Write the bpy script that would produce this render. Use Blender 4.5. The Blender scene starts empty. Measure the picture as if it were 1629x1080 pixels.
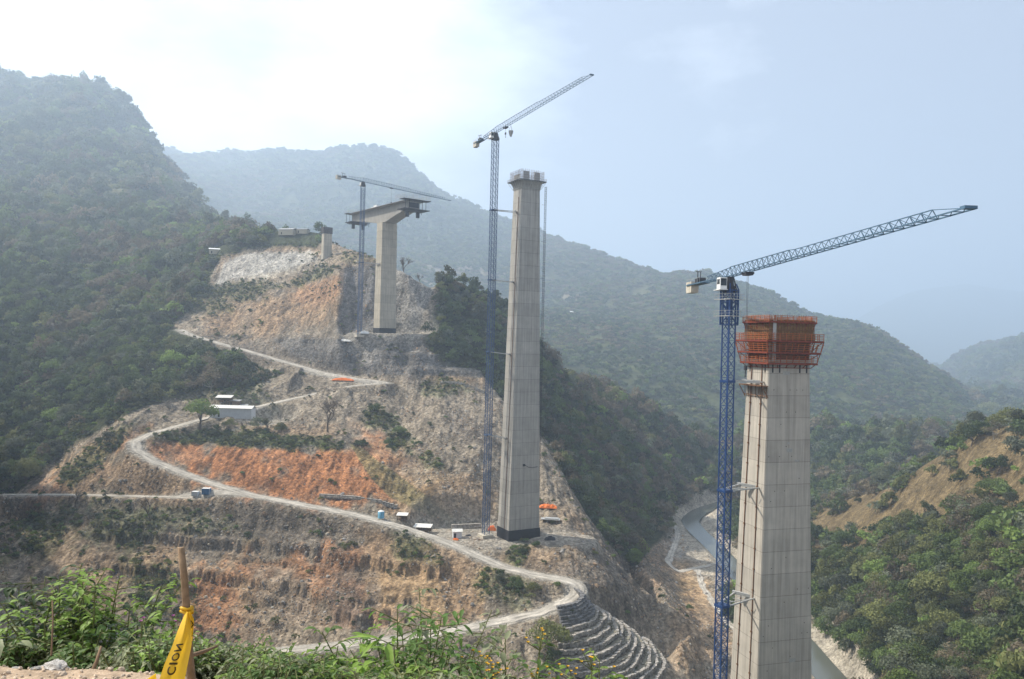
import bpy, bmesh, math, random
import numpy as np
from mathutils import Vector, Matrix, Euler
from mathutils.geometry import delaunay_2d_cdt
R = math.radians
random.seed(7); RNG = np.random.default_rng(7)
scene = bpy.context.scene
COL = scene.collection
# ------------------------------------------------------------------ camera
F = 1243.0; ROLL = R(1.4); S = 0.8
cd = bpy.data.cameras.new('camera'); cam = bpy.data.objects.new('camera', cd); COL.objects.link(cam)
cd.sensor_width = 36; cd.lens = 36 * F / 1629.0; cd.clip_start = 0.1; cd.clip_end = 40000
cam.matrix_world = Matrix.Rotation(R(90), 4, 'X') @ Matrix.Rotation(ROLL, 4, 'Z')
scene.camera = cam
# ------------------------------------------------------------------ sky, sun, exposure
SUN_EL = R(44); SUN_D = Vector((-0.93, 0.36, 0)).normalized()
w = bpy.data.worlds.new('World'); scene.world = w; w.use_nodes = True
nt = w.node_tree; nt.nodes.clear()
def N(t, ty, **k):
    n = t.nodes.new(ty)
    for a, b in k.items():
        if a == 'ins':
            for i, v in b.items(): n.inputs[i].default_value = v
        else: setattr(n, a, b)
    return n
sk = N(nt, 'ShaderNodeTexSky', sky_type='NISHITA', sun_disc=False, sun_elevation=SUN_EL,
       sun_rotation=math.atan2(SUN_D.x, SUN_D.y), altitude=600, air_density=1.3, dust_density=3.5, ozone_density=1.5)
bg = N(nt, 'ShaderNodeBackground', ins={1: 0.112})
tc = N(nt, 'ShaderNodeTexCoord')
mp = N(nt, 'ShaderNodeMapping', ins={3: (1.0, 1.0, 2.2)})
n1 = N(nt, 'ShaderNodeTexNoise', ins={'Scale': 2.3, 'Detail': 7.0, 'Roughness': 0.55})
cr = N(nt, 'ShaderNodeMapRange', ins={1: 0.38, 2: 0.72, 3: 0.0, 4: 1.0})
# clouds gather towards the west (left) side of the sky
sx = N(nt, 'ShaderNodeSeparateXYZ')
cx = N(nt, 'ShaderNodeMapRange', ins={1: 0.12, 2: -0.22, 3: 0.0, 4: 1.0}); cx.interpolation_type = 'SMOOTHSTEP'
ad = N(nt, 'ShaderNodeMath', operation='MULTIPLY_ADD', ins={1: 0.32, 2: -0.20})
ad2 = N(nt, 'ShaderNodeMath', operation='ADD')
mu = N(nt, 'ShaderNodeMath', operation='MULTIPLY', ins={1: 0.80})
mx = N(nt, 'ShaderNodeMix', data_type='RGBA'); mx.inputs[7].default_value = (10.5, 11.0, 11.8, 1)
L = nt.links.new
L(tc.outputs['Generated'], mp.inputs[0]); L(mp.outputs[0], n1.inputs['Vector']); L(tc.outputs['Generated'], sx.inputs[0])
L(sx.outputs[0], cx.inputs[0]); L(cx.outputs[0], ad.inputs[0]); L(n1.outputs[0], ad2.inputs[0]); L(ad.outputs[0], ad2.inputs[1])
L(ad2.outputs[0], cr.inputs[0]); L(cr.outputs[0], mu.inputs[0]); L(mu.outputs[0], mx.inputs[0])
veil = N(nt, 'ShaderNodeMix', data_type='RGBA'); veil.inputs[0].default_value = 0.76; veil.inputs[7].default_value = (2.7, 2.85, 3.3, 1)   # thin milky cloud over the whole sky
L(sk.outputs[0], veil.inputs[6]); L(veil.outputs[2], mx.inputs[6]); L(mx.outputs[2], bg.inputs[0])
wo = N(nt, 'ShaderNodeOutputWorld'); L(bg.outputs[0], wo.inputs[0])
sl = bpy.data.lights.new('sun', 'SUN'); sun = bpy.data.objects.new('sun', sl); COL.objects.link(sun)
sl.energy = 5.0; sl.angle = R(0.55); sl.color = (1.0, 0.93, 0.82)
sdir = Vector((SUN_D.x * math.cos(SUN_EL), SUN_D.y * math.cos(SUN_EL), math.sin(SUN_EL)))
sun.rotation_euler = sdir.to_track_quat('Z', 'Y').to_euler()
vs = scene.view_settings; vs.view_transform = 'Standard'; vs.look = 'None'; vs.gamma = 1; vs.exposure = 0.72
try: vs.use_curve_mapping = False
except Exception: pass
cy = scene.cycles
cy.use_denoising = True
try: cy.denoiser = 'OPENIMAGEDENOISE'
except Exception: pass
cy.max_bounces = 4; cy.diffuse_bounces = 2; cy.glossy_bounces = 2; cy.transmission_bounces = 2; cy.volume_bounces = 1
cy.transparent_max_bounces = 8; cy.sample_clamp_indirect = 4
HAZE_DENSITY = 2.9e-4

# ------------------------------------------------------------------ geometry of the valley
CA, SA = math.cos(ROLL), math.sin(ROLL)
def uw(px, py):
    dx, dy = px - 814.5, 540.0 - py
    return dx * CA - dy * SA, dx * SA + dy * CA
def P(px, py, Y):                       # a survey point: bearing, height angle and distance -> metres
    u, v = uw(px, py); return Vector((u * Y / F * S, Y * S, v * Y / F * S))
def world(u, Y, z): return u * Y / F * S, Y * S, z * S      # u bearing, Y, z in survey units
def hsh(ix, iy, s):
    h = (ix.astype(np.int64) * 374761393 + iy.astype(np.int64) * 668265263 + s * 1442695041) & 0xffffffff
    h = ((h ^ (h >> 13)) * 1274126177) & 0xffffffff
    return ((h ^ (h >> 16)) & 0xffff) / 65535.0
def vnoise(x, y, s=0):
    ix = np.floor(x); iy = np.floor(y); fx = x - ix; fy = y - iy
    fx = fx * fx * (3 - 2 * fx); fy = fy * fy * (3 - 2 * fy)
    a = hsh(ix, iy, s); b = hsh(ix + 1, iy, s); c = hsh(ix, iy + 1, s); d = hsh(ix + 1, iy + 1, s)
    return (a * (1 - fx) + b * fx) * (1 - fy) + (c * (1 - fx) + d * fx) * fy
def fbm(x, y, o=5, s=0, ridged=False):
    r = 0; a = 1.0; t = 0
    for k in range(o):
        n = vnoise(x, y, s + k * 17)
        if ridged: n = 1 - abs(2 * n - 1)
        r = r + a * n; t += a; a *= 0.5; x, y = x * 2.03 + 5.1, y * 2.03 + 1.7
    return r / t - 0.5
def blur(a, k, it=2):
    for _ in range(it):
        for ax in (0, 1):
            p = [(0, 0), (0, 0)]; p[ax] = (k, k)
            b = np.cumsum(np.pad(a, p, mode='edge'), axis=ax)
            z = np.zeros_like(np.take(b, [0], axis=ax)); b = np.concatenate([z, b], axis=ax)
            n = a.shape[ax]; w_ = 2 * k + 1
            a = (np.take(b, range(w_, n + w_), axis=ax) - np.take(b, range(0, n), axis=ax)) / w_
    return a
def smooth(e0, e1, x):
    t = np.clip((x - e0) / (e1 - e0), 0, 1); return t * t * (3 - 2 * t)
def interp(ctrl, U, Yr, yscale):
    """linear interpolation over a Delaunay net of survey points; ctrl rows (u, Y, z)"""
    c = np.array(ctrl, float); tx = c[:, 0]; ty = np.log(c[:, 1]) * yscale
    r = delaunay_2d_cdt([Vector((a, b)) for a, b in zip(tx, ty)], [], [], 0, 1e-4)
    vx = np.array([[v.x, v.y] for v in r[0]]); src = [o[0] for o in r[3]]; z = c[src, 2]
    GY = np.log(np.clip(Yr, c[:, 1].min() * 1.0005, c[:, 1].max() * 0.9995)) * yscale
    out = np.full((len(Yr), len(U)), np.nan)
    for t in r[2]:
        p = vx[list(t)]; zz = z[list(t)]
        j0, j1 = np.searchsorted(U, [p[:, 0].min(), p[:, 0].max()]); i0, i1 = np.searchsorted(GY, [p[:, 1].min(), p[:, 1].max()])
        j0 = max(j0 - 1, 0); i0 = max(i0 - 1, 0); j1 = min(j1 + 1, len(U)); i1 = min(i1 + 1, len(GY))
        if j1 <= j0 or i1 <= i0: continue
        X, Yg = np.meshgrid(U[j0:j1], GY[i0:i1])
        d = (p[1, 1] - p[2, 1]) * (p[0, 0] - p[2, 0]) + (p[2, 0] - p[1, 0]) * (p[0, 1] - p[2, 1])
        if abs(d) < 1e-9: continue
        a = ((p[1, 1] - p[2, 1]) * (X - p[2, 0]) + (p[2, 0] - p[1, 0]) * (Yg - p[2, 1])) / d
        b = ((p[2, 1] - p[0, 1]) * (X - p[2, 0]) + (p[0, 0] - p[2, 0]) * (Yg - p[2, 1])) / d
        g = 1 - a - b; m = (a > -1e-6) & (b > -1e-6) & (g > -1e-6)
        sub = out[i0:i1, j0:j1]; sub[m] = (a * zz[0] + b * zz[1] + g * zz[2])[m]
    for i in range(out.shape[0]):
        row = out[i]; ok = ~np.isnan(row)
        if ok.any(): out[i] = np.interp(U, U[ok], row[ok])
    good = [i for i in range(out.shape[0]) if not np.isnan(out[i]).any()]
    for i in range(out.shape[0]):
        if np.isnan(out[i]).any(): out[i] = out[min(good, key=lambda g_: abs(g_ - i))]
    return out
def c3(rows):
    o = []
    for r in rows:
        if r[0] == 'z': o.append((r[1], r[2], r[3]))           # ('z', u, Y, z)
        else:
            u, v = uw(r[0], r[1]); o.append((u, r[2], v * r[2] / F))
    return o
class Sheet:
    def __init__(s, ctrl, U, Yr, yscale=400, k=2):
        s.U = U; s.Y = Yr; s.z = interp(c3(ctrl), U, Yr, yscale)
        if k: s.z = blur(s.z, k, 2)
        s.GU, s.GY = np.meshgrid(U, Yr); s.X = s.GU * s.GY / F       # survey x
    def at(s, x, Y):                                                # survey units
        x = np.atleast_1d(np.asarray(x, float)); Y = np.atleast_1d(np.asarray(Y, float)); u = x * F / Y
        j = np.clip(np.searchsorted(s.U, u) - 1, 0, len(s.U) - 2); i = np.clip(np.searchsorted(s.Y, Y) - 1, 0, len(s.Y) - 2)
        a = np.clip((u - s.U[j]) / (s.U[j + 1] - s.U[j]), 0, 1); b = np.clip((Y - s.Y[i]) / (s.Y[i + 1] - s.Y[i]), 0, 1)
        z = s.z
        return (z[i, j] * (1 - a) + z[i, j + 1] * a) * (1 - b) + (z[i + 1, j] * (1 - a) + z[i + 1, j + 1] * a) * b
    def pix(s):                                                     # where each vertex lies as bearing/height angle
        v = s.z / s.GY * F
        return 814.5 + s.GU * CA + v * SA, 540 - (-s.GU * SA + v * CA)
    def mesh(s, name, mat, rgb=None, kind='structure', label=None):
        n, m = s.z.shape
        co = np.stack([s.X * S, s.GY * S, s.z * S], -1).reshape(-1, 3).astype(np.float32)
        idx = np.arange(n * m).reshape(n, m)
        q = np.stack([idx[:-1, :-1], idx[:-1, 1:], idx[1:, 1:], idx[1:, :-1]], -1).reshape(-1, 4)
        me = bpy.data.meshes.new(name); me.vertices.add(len(co)); me.vertices.foreach_set('co', co.ravel())
        me.loops.add(q.size); me.loops.foreach_set('vertex_index', q.ravel().astype(np.int32))
        me.polygons.add(len(q)); me.polygons.foreach_set('loop_start', (np.arange(len(q)) * 4).astype(np.int32))
        me.polygons.foreach_set('use_smooth', np.ones(len(q), bool)); me.update(calc_edges=True)
        if rgb is not None:
            at = me.color_attributes.new('soil', 'FLOAT_COLOR', 'POINT')
            at.data.foreach_set('color', np.concatenate([rgb.reshape(-1, 3), np.ones((n * m, 1))], 1).astype(np.float32).ravel())
        me.materials.append(mat); o = bpy.data.objects.new(name, me); COL.objects.link(o); o['kind'] = kind
        if label: o['label'] = label
        return o

# ---- main landform: spur with the building site, ravine, near right hill, left mountain
CT = [
 # hidden slope between the viewpoint and the spur
 ('z',-1200,40,-35),('z',0,40,-35),('z',1300,40,-30),('z',-1200,90,-75),('z',0,90,-75),('z',1300,90,-62),
 ('z',-1200,150,-100),('z',0,150,-100),('z',400,150,-98),('z',1300,150,-76),('z',-1200,230,-128),('z',0,230,-128),('z',300,200,-113),('z',300,240,-130),
 ('z',-1200,285,-131),('z',-500,285,-131),('z',0,280,-131),('z',560,235,-110),
 # lower cliff and talus
 (-200,1010,340),(0,1000,340),(150,1010,335),(300,1030,330),(450,1035,318),(560,1035,306),(700,1060,288),(820,1060,286),(860,1060,286),
 (0,900,375),(0,850,405),(60,850,405),(150,850,398),(150,795,427),(300,900,374),(300,800,416),(450,900,367),(450,815,401),(450,860,386),(450,960,342),
 (600,900,358),(600,845,383),(600,980,322),(700,895,357),(720,950,335),(780,920,345),(780,970,322),(830,945,333),(560,1005,308),(200,930,362),
 (375,860,390),(375,815,404),(230,860,392),(520,870,377),(520,830,393),
 # bare slope above the bench road, west edge
 (150,740,453),(100,770,462),(30,795,478),(100,787,432),(0,815,440),(150,762,440),(250,760,434),(200,735,448),(-200,820,440),
 (0,790,525),(-60,790,525),(0,740,545),(0,700,575),(0,600,650),(0,500,770),(100,700,545),(100,740,508),(100,600,630),(200,665,480),(120,720,477),(200,640,520),
 (200,590,590),(200,540,650),(300,640,530),(300,600,575),(300,545,632),(420,610,562),(420,575,603),(350,640,518),(150,520,710),
 # shed pad, green band, orange cut
 (340,672,500),(410,668,502),(340,660,512),(410,660,512),(400,690,482),(300,700,470),(300,715,462),(450,715,457),(450,695,478),(560,720,455),(560,700,480),(380,712,458),
 (300,745,441),(380,772,423),(450,786,412),(540,806,403),(620,800,411),(640,812,405),(700,835,390),(700,760,430),(640,700,487),(600,740,445),(640,640,545),(560,650,520),(500,650,517),(450,660,508),
 (740,760,432),(740,815,402),(780,700,480),(790,790,432),(740,640,540),
 # pier pad
 (700,866,378),(730,862,385),(740,850,393),(780,852,392),(830,852,392),(880,850,392),(770,865,379),(830,868,377),(880,862,382),(900,850,386),(780,838,403),(830,832,408),(880,830,410),(830,826,412),(870,800,430),(880,790,440),(905,835,402),
 (800,893,359),(860,905,351),(900,900,355),(920,880,368),(950,900,365),(980,980,332),(1050,1050,318),
 # crest of the spur towards the river
 (800,650,548),(835,680,527),(865,705,507),(885,745,482),(920,810,442),(960,870,410),(1010,920,386),(1060,960,371),(1110,1005,356),(1140,1040,346),(1160,1080,334),
 (900,740,535),(950,830,505),(1000,890,475),(1050,930,432),('z',180,530,-147),('z',200,450,-149),('z',215,400,-148),('z',250,560,-150),('z',280,500,-151),
 ('z',250,350,-146),('z',250,300,-141),('z',200,285,-136),('z',330,420,-150),('z',340,330,-146),('z',360,280,-141),
 (1080,950,456),(1120,1000,416),(990,890,510),
 # upper spur
 (640,620,553),(700,612,560),(640,600,573),(560,592,578),(640,597,576),(700,592,574),(760,600,572),
 (540,536,598),(630,532,600),(680,530,604),(545,529,622),(630,527,623),(570,526,624),
 (560,405,690),(600,412,672),(640,432,650),(685,458,640),(535,440,655),(535,500,626),(690,470,633),(657,528,613),(700,520,613),(510,412,726),(500,460,690),
 (545,470,640),(640,480,635),(590,470,640),(600,500,632),
 (580,590,577),(480,570,590),(720,450,665),(760,462,690),(800,490,715),(830,520,725),(720,520,626),(760,560,602),(800,600,602),(830,640,590),(860,560,730),(880,590,710),
 (870,725,562),(880,640,642),(720,580,584),
 (340,440,760),(330,500,690),(300,525,652),(250,500,710),(200,450,800),(350,398,800),(400,385,812),(440,370,816),(510,372,812),(540,392,782),
 (400,420,757),(350,425,768),(480,400,767),(340,452,740),(430,440,728),(505,425,716),(430,460,706),(350,470,722),(400,495,682),(470,500,662),(520,520,627),(450,545,622),(510,560,602),(450,580,590),
 ('z',-380,900,88),('z',-300,910,60),('z',-200,900,10),('z',-170,760,30),('z',-100,740,5),('z',-30,850,-50),('z',-450,1000,120),
 # forest ridge down to the river
 (900,680,645),(950,700,685),(1000,740,690),(1050,790,665),(1020,850,592),(960,780,602),(1100,780,725),(1140,772,780),(880,600,770),(950,620,860),(1000,640,910),(1080,690,910),(1140,740,860),
 (1080,830,660),(1100,830,690),('z',60,1100,-100),('z',200,1100,-150),('z',350,1100,-150),('z',250,1000,-146),
 ('z',260,680,-149),('z',330,620,-150),('z',380,760,-149),('z',300,800,-147),('z',380,520,-148),('z',440,420,-148),('z',450,640,-147),
 # second low hill
 (1290,770,840),(1350,700,940),(1450,685,970),(1550,700,940),(1290,680,990),(1200,720,940),(1629,720,960),(1300,790,780),('z',380,1000,-120),
 ('z',400,1250,-160),('z',600,1250,-160),('z',1000,1250,-140),('z',1300,1250,-100),
 # near right hill
 (1310,822,640),(1340,802,612),(1400,777,562),(1450,747,522),(1500,724,492),(1560,694,462),(1629,668,432),(1750,640,402),(2000,600,350),
 ('z',520,720,-146),('z',620,680,-140),('z',720,640,-110),('z',1000,600,-70),('z',1300,600,-40),
 (1310,870,546),(1360,850,522),(1420,830,492),(1500,790,452),(1600,740,412),(1300,930,472),(1300,1000,412),(1350,960,422),(1420,920,402),(1520,880,372),(1629,830,342),
 (1360,1040,362),(1420,1000,352),(1520,1000,312),(1629,960,286),(1400,1080,316),(1520,1080,272),(1629,1080,233),(1800,1000,233),(2000,900,233),('z',480,330,-149),('z',520,280,-140),
 # left
 (-400,850,380),(-400,1000,330),(-400,700,560),(-400,500,760),(-400,350,1050),(-400,100,2500),
 (0,400,1000),(0,300,1500),(0,200,2000),(0,127,2500),(60,130,2490),(100,134,2480),(140,143,2450),(170,155,2390),(190,168,2350),(215,198,2250),(240,238,2100),(270,278,1900),(300,333,1700),(335,368,1500),
 (150,300,1500),(130,260,1700),(230,340,1370),(200,400,1010),(100,350,1250),(280,380,1120),(300,420,900),(100,480,790),(220,290,1700),
 ('z',-800,3100,500),('z',-500,3100,300),('z',-460,2300,180),('z',-380,1800,60),('z',-300,1500,-20),('z',-200,1300,-60),('z',-430,1300,150),('z',-1300,3100,500),('z',-100,3100,-150),('z',600,3100,-170),('z',1400,3100,-170),('z',-250,2200,-50),('z',-650,2800,560),
]
Uc = np.concatenate([np.arange(-1400, -840, 14.), np.arange(-840, 840, 1.8), np.arange(840, 1400, 14.)])
Yc = np.concatenate([np.arange(45, 270, 6.), np.arange(270, 720, 1.05), np.arange(720, 1000, 2.6), 1000 * 1.012 ** np.arange(0, 92)])
T = Sheet(CT, Uc, Yc, 400, 2)

# ---- roads and river in survey units
def path(rows): return np.array([(lambda q: (q[0] * r[2] / F, r[2], q[1] * r[2] / F))(uw(r[0], r[1])) for r in rows])
ROAD = path([(285,524,652),(300,532,640),(345,545,625),(400,560,608),(450,575,594),(510,592,578),(570,603,567),(606,607,562),(616,609.5,559.5),(600,611,557.5),(560,614,555),(500,627,543),(450,638,532),(410,647,523),(370,656,512),(330,665,497),
 (290,676,482),(240,690,468),(214,703,458),(218,717,450),(250,736,441),(290,752,433),(330,767,426),(400,788,413),(470,801,404),(560,818,395),(640,838,385),(700,858,375),(750,880,364),(800,902,354),(850,915,346),(893,921,341),(918,929,337),(922,940,332),(905,955,327),(860,975,319),
 (800,988,314),(740,1000,308),(650,1015,302),(560,1025,298),(400,1040,296)])
BENCH = path([(-150,790,436),(0,787,436),(100,787,431),(200,789,423),(300,792,416),(380,794,411),(425,795,409)])
RIV = np.array([(u * Y / F, Y) for u, Y in ((470,1000),(440,880),(400,800),(350,752),(305,708),(288,668),(302,630),(326,590),(362,530),(412,455),(470,400),(500,372),(538,345),(552,300),(525,262),(420,235))])
def dense(p, step):
    d = np.r_[0, np.cumsum(np.linalg.norm(np.diff(p, axis=0), axis=1))]; t = np.arange(0, d[-1], step)
    q = np.stack([np.interp(t, d, p[:, k]) for k in range(p.shape[1])], 1)
    k = 7; w_ = np.hanning(k + 2)[1:-1]; w_ /= w_.sum(); pad = np.concatenate([np.repeat(q[:1], k // 2, 0), q, np.repeat(q[-1:], k // 2, 0)])
    return np.stack([np.convolve(pad[:, j], w_, 'valid') for j in range(q.shape[1])], 1)
def flat(rows, z0=-147.6): return np.array([(lambda q: (q[0] * z0 / q[1], F * z0 / q[1], z0))(uw(*r)) for r in rows])
TRACKd = dense(flat([(1190,878),(1140,893),(1105,899),(1078,903),(1062,893),(1070,872),(1078,850),(1076,832)]), 1.0); TRACK2d = dense(flat([(1108,899),(1120,930),(1150,975),(1180,1010)]), 1.0)
ROADd = dense(ROAD, 1.0); BENCHd = dense(BENCH, 1.0); RIVd = dense(RIV, 6.0)
def near_path(X, Y, pd, rad):
    dist = np.full(X.shape, 1e9); zz = np.zeros(X.shape)
    yy = Y[:, 0]
    for p in pd:
        i0, i1 = np.searchsorted(yy, [p[1] - rad, p[1] + rad])
        if i1 <= i0: continue
        j0, j1 = np.searchsorted(T.U, [(p[0] - rad) * F / p[1] - 8, (p[0] + rad) * F / p[1] + 8]); j0 = max(j0 - 2, 0); j1 += 2
        d = np.hypot(X[i0:i1, j0:j1] - p[0], Y[i0:i1, j0:j1] - p[1])
        s = dist[i0:i1, j0:j1]; m = d < s
        s[m] = d[m]
        if len(p) > 2: zz[i0:i1, j0:j1][m] = p[2]
    return dist, zz
X, Yg = T.X, T.GY
PX, PY = T.pix()
px0, py0 = PX.copy(), PY.copy()
# rough land: gullies, ledges and rills
def inpoly(px, py, poly):
    r = np.zeros(px.shape, bool); n = len(poly)
    for i in range(n):
        x0, y0 = poly[i]; x1, y1 = poly[(i + 1) % n]
        if y0 == y1: continue
        c = ((y0 > py) != (y1 > py)) & (px < (x1 - x0) * (py - y0) / (y1 - y0) + x0); r ^= c
    return r
# cleared land: everything inside this outline is the site, the rest is forest
SITE = [(-400,792),(30,788),(60,760),(120,712),(200,662),(260,640),(330,628),(400,618),(440,600),(330,555),(300,538),(270,520),(300,500),(320,470),(335,440),(350,410),(390,400),(450,392),(505,396),(520,372),(548,392),(590,408),(640,428),(688,455),(700,470),(672,540),(700,575),(760,588),
        (800,640),(835,672),(868,700),(892,750),(922,805),(965,865),(1010,905),(1020,890),(1060,850),(1090,845),(1080,815),(1110,792),(1150,792),(1150,1200),(1300,1200),(1300,1030),(1290,1010),(1150,1000),(1165,1400),(-400,1400)]
site = (inpoly(PX + 8 * fbm(X / 6, Yg / 6, 3, 5), PY, SITE) & (Yg < 830)).astype(float)
site[Yg < 262] = 0
siteB = blur(site, 2, 1)
flat_pad = [( -20, 392, 34, 22), (-158, 506, 20, 14), (-96, 609, 38, 14), (30, 388, 18, 14)]
padm = np.zeros_like(X)
for (cx_, cy_, rx, ry) in flat_pad:
    d = np.hypot((X - cx_) / rx, (Yg - cy_) / ry); padm = np.maximum(padm, 1 - smooth(0.8, 1.3, d))
dR, zR = near_path(X, Yg, ROADd, 22); dB, zB = near_path(X, Yg, BENCHd, 14)
keep = (1 - padm) * (.25 + .75 * smooth(5, 20, np.minimum(dR, dB)))
hump = (1 - smooth(13, 20, np.minimum(dR, 22))) * (Yg > 540) * (Yg < 580) * (X < -95) * (X > -170); T.z -= 2.6 * hump
CUTF = [(342,448),(360,415),(392,402),(500,399),(507,412),(450,430),(400,438),(342,456)]; NW_SHADE = [(548,425),(600,418),(600,528),(536,528)]; NE = [(600,420),(645,432),(690,458),(660,528),(628,530),(600,528)]; PF = [(430,538),(540,538),(630,536),(760,562),(790,598),(640,598),(560,592),(470,568)]
calm = 1 - .35 * blur(inpoly(PX, PY, CUTF).astype(float), 3, 2) - .45 * smooth(560, 620, Yg) - .30 * blur(inpoly(PX, PY, [(560,400),(700,450),(690,540),(550,530)]).astype(float), 4, 2)
slope_n = calm * (3.8 * fbm(X / 30, Yg / 70, 4, 1, True) + 2.7 * fbm(X / 8, Yg / 22, 4, 3, True)) + 1.5 * fbm(X / 9, Yg / 12, 3, 6) + 1.6 * fbm(X / 2.6, Yg / 8, 3, 9, True)
forest_n = 10 * fbm(X / 60, Yg / 110, 5, 21, True) + 3 * fbm(X / 18, Yg / 22, 3, 22)
far = smooth(800, 1500, Yg)
forest_n = forest_n * (1 - far) + far * (70 * fbm(X / 260, Yg / 500, 5, 31, True) + 14 * fbm(X / 60, Yg / 90, 3, 33))
valley = smooth(-146, -138, T.z)
T.z += keep * (slope_n * siteB * (0.35 + 0.65 * valley) + forest_n * (1 - siteB) * (0.12 + 0.88 * valley) * smooth(150, 300, Yg))
# ledges in the rock faces
led = inpoly(PX, PY, [(150,800),(760,880),(780,960),(600,1000),(400,1000),(150,900)]) | inpoly(PX, PY, [(480,535),(790,560),(780,600),(480,590)]) | inpoly(PX, PY, [(330,400),(520,395),(520,440),(330,460)]) | inpoly(PX, PY, [(600,420),(690,455),(660,535),(600,530)])
ledm = blur(led.astype(float), 3, 2) * keep * calm
step = 3.4; q = T.z + 2.0 * fbm(X / 30, Yg / 30, 3, 41); fr = (q / step) % 1
T.z += ledm * 0.8 * step * (smooth(0.2, 0.8, fr) - fr)
step = 11.0; q = T.z + 5.0 * fbm(X / 22, Yg / 60, 3, 45); fr = (q / step) % 1; T.z += ledm * 0.62 * step * (smooth(0.3, 0.9, fr) - fr)
# roads cut and filled
for d_, z_, hw, bl in ((dB, zB, 2.6, 6.), (dR, zR, 4.3, 9.)):
    k_ = 1 - smooth(hw, hw + bl, d_); T.z = T.z * (1 - k_) + z_ * k_
ia = int(np.argmin(np.hypot(ROADd[:, 0] - path([(616, 609.5, 559.5)])[0][0], ROADd[:, 1] - 559.5))); up_, lo_ = ROADd[max(0, ia - 75):ia - 2], ROADd[ia + 3:ia + 75]
xa = X; o1 = np.argsort(up_[:, 0]); o2 = np.argsort(lo_[:, 0]); yu = np.interp(xa, up_[o1, 0], up_[o1, 1]); zu = np.interp(xa, up_[o1, 0], up_[o1, 2]); yl = np.interp(xa, lo_[o2, 0], lo_[o2, 1]); zl_ = np.interp(xa, lo_[o2, 0], lo_[o2, 2])
bt = (Yg > yl + 1.5) & (Yg < yu - 1.5) & (xa > max(up_[:, 0].min(), lo_[:, 0].min())) & (xa < -94); lim = zl_ + (zu - zl_) * np.clip((Yg - yl) / np.maximum(yu - yl, 1), 0, 1) - .4
T.z = np.where(bt, np.minimum(T.z, lim), T.z)
# pads
for (cx_, cy_, rx, ry), zp in zip(flat_pad, (-98.8, -57.5, 2.3, -98.0)):
    d = np.hypot((X - cx_) / rx, (Yg - cy_) / ry); k_ = (1 - smooth(0.75, 1.15, d)) * smooth(2.0, 7.0, dR); T.z = T.z * (1 - k_) + (zp + 0.5 * fbm(X / 4, Yg / 4, 3, 8)) * k_
# embankment nose under the hairpin: a cone carrying the terraces
NC = (15.5, 326.0); r_ = np.hypot(X - NC[0], Yg - NC[1]); ang = np.degrees(np.arctan2(Yg - NC[1], X - NC[0]))
def coneh(r): return -105.6 - np.clip(r - 16, 0, 5.5) * 1.15 - np.clip(r - 21.5, 0, 99) * 0.68
cone = coneh(r_)
k_ = smooth(-82, -62, ang) * (1 - smooth(20, 42, ang)) * (1 - smooth(50, 62, r_)) * smooth(13, 16, r_) * smooth(3.5, 6.5, dR)
T.z = T.z * (1 - k_) + (cone - 1.3) * k_
# river bed
dV, _ = near_path(X, Yg, RIVd, 70)
bed = -152.4 + 4.2 * smooth(4, 17, dV + 9 * fbm(X / 22, Yg / 22, 3, 61)) + 0.8 * fbm(X / 7, Yg / 7, 4, 62)
kk = (1 - smooth(8, 20, dV)); T.z = np.where(T.z > bed, T.z * (1 - kk) + bed * kk, T.z)
PX, PY = T.pix()

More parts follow.
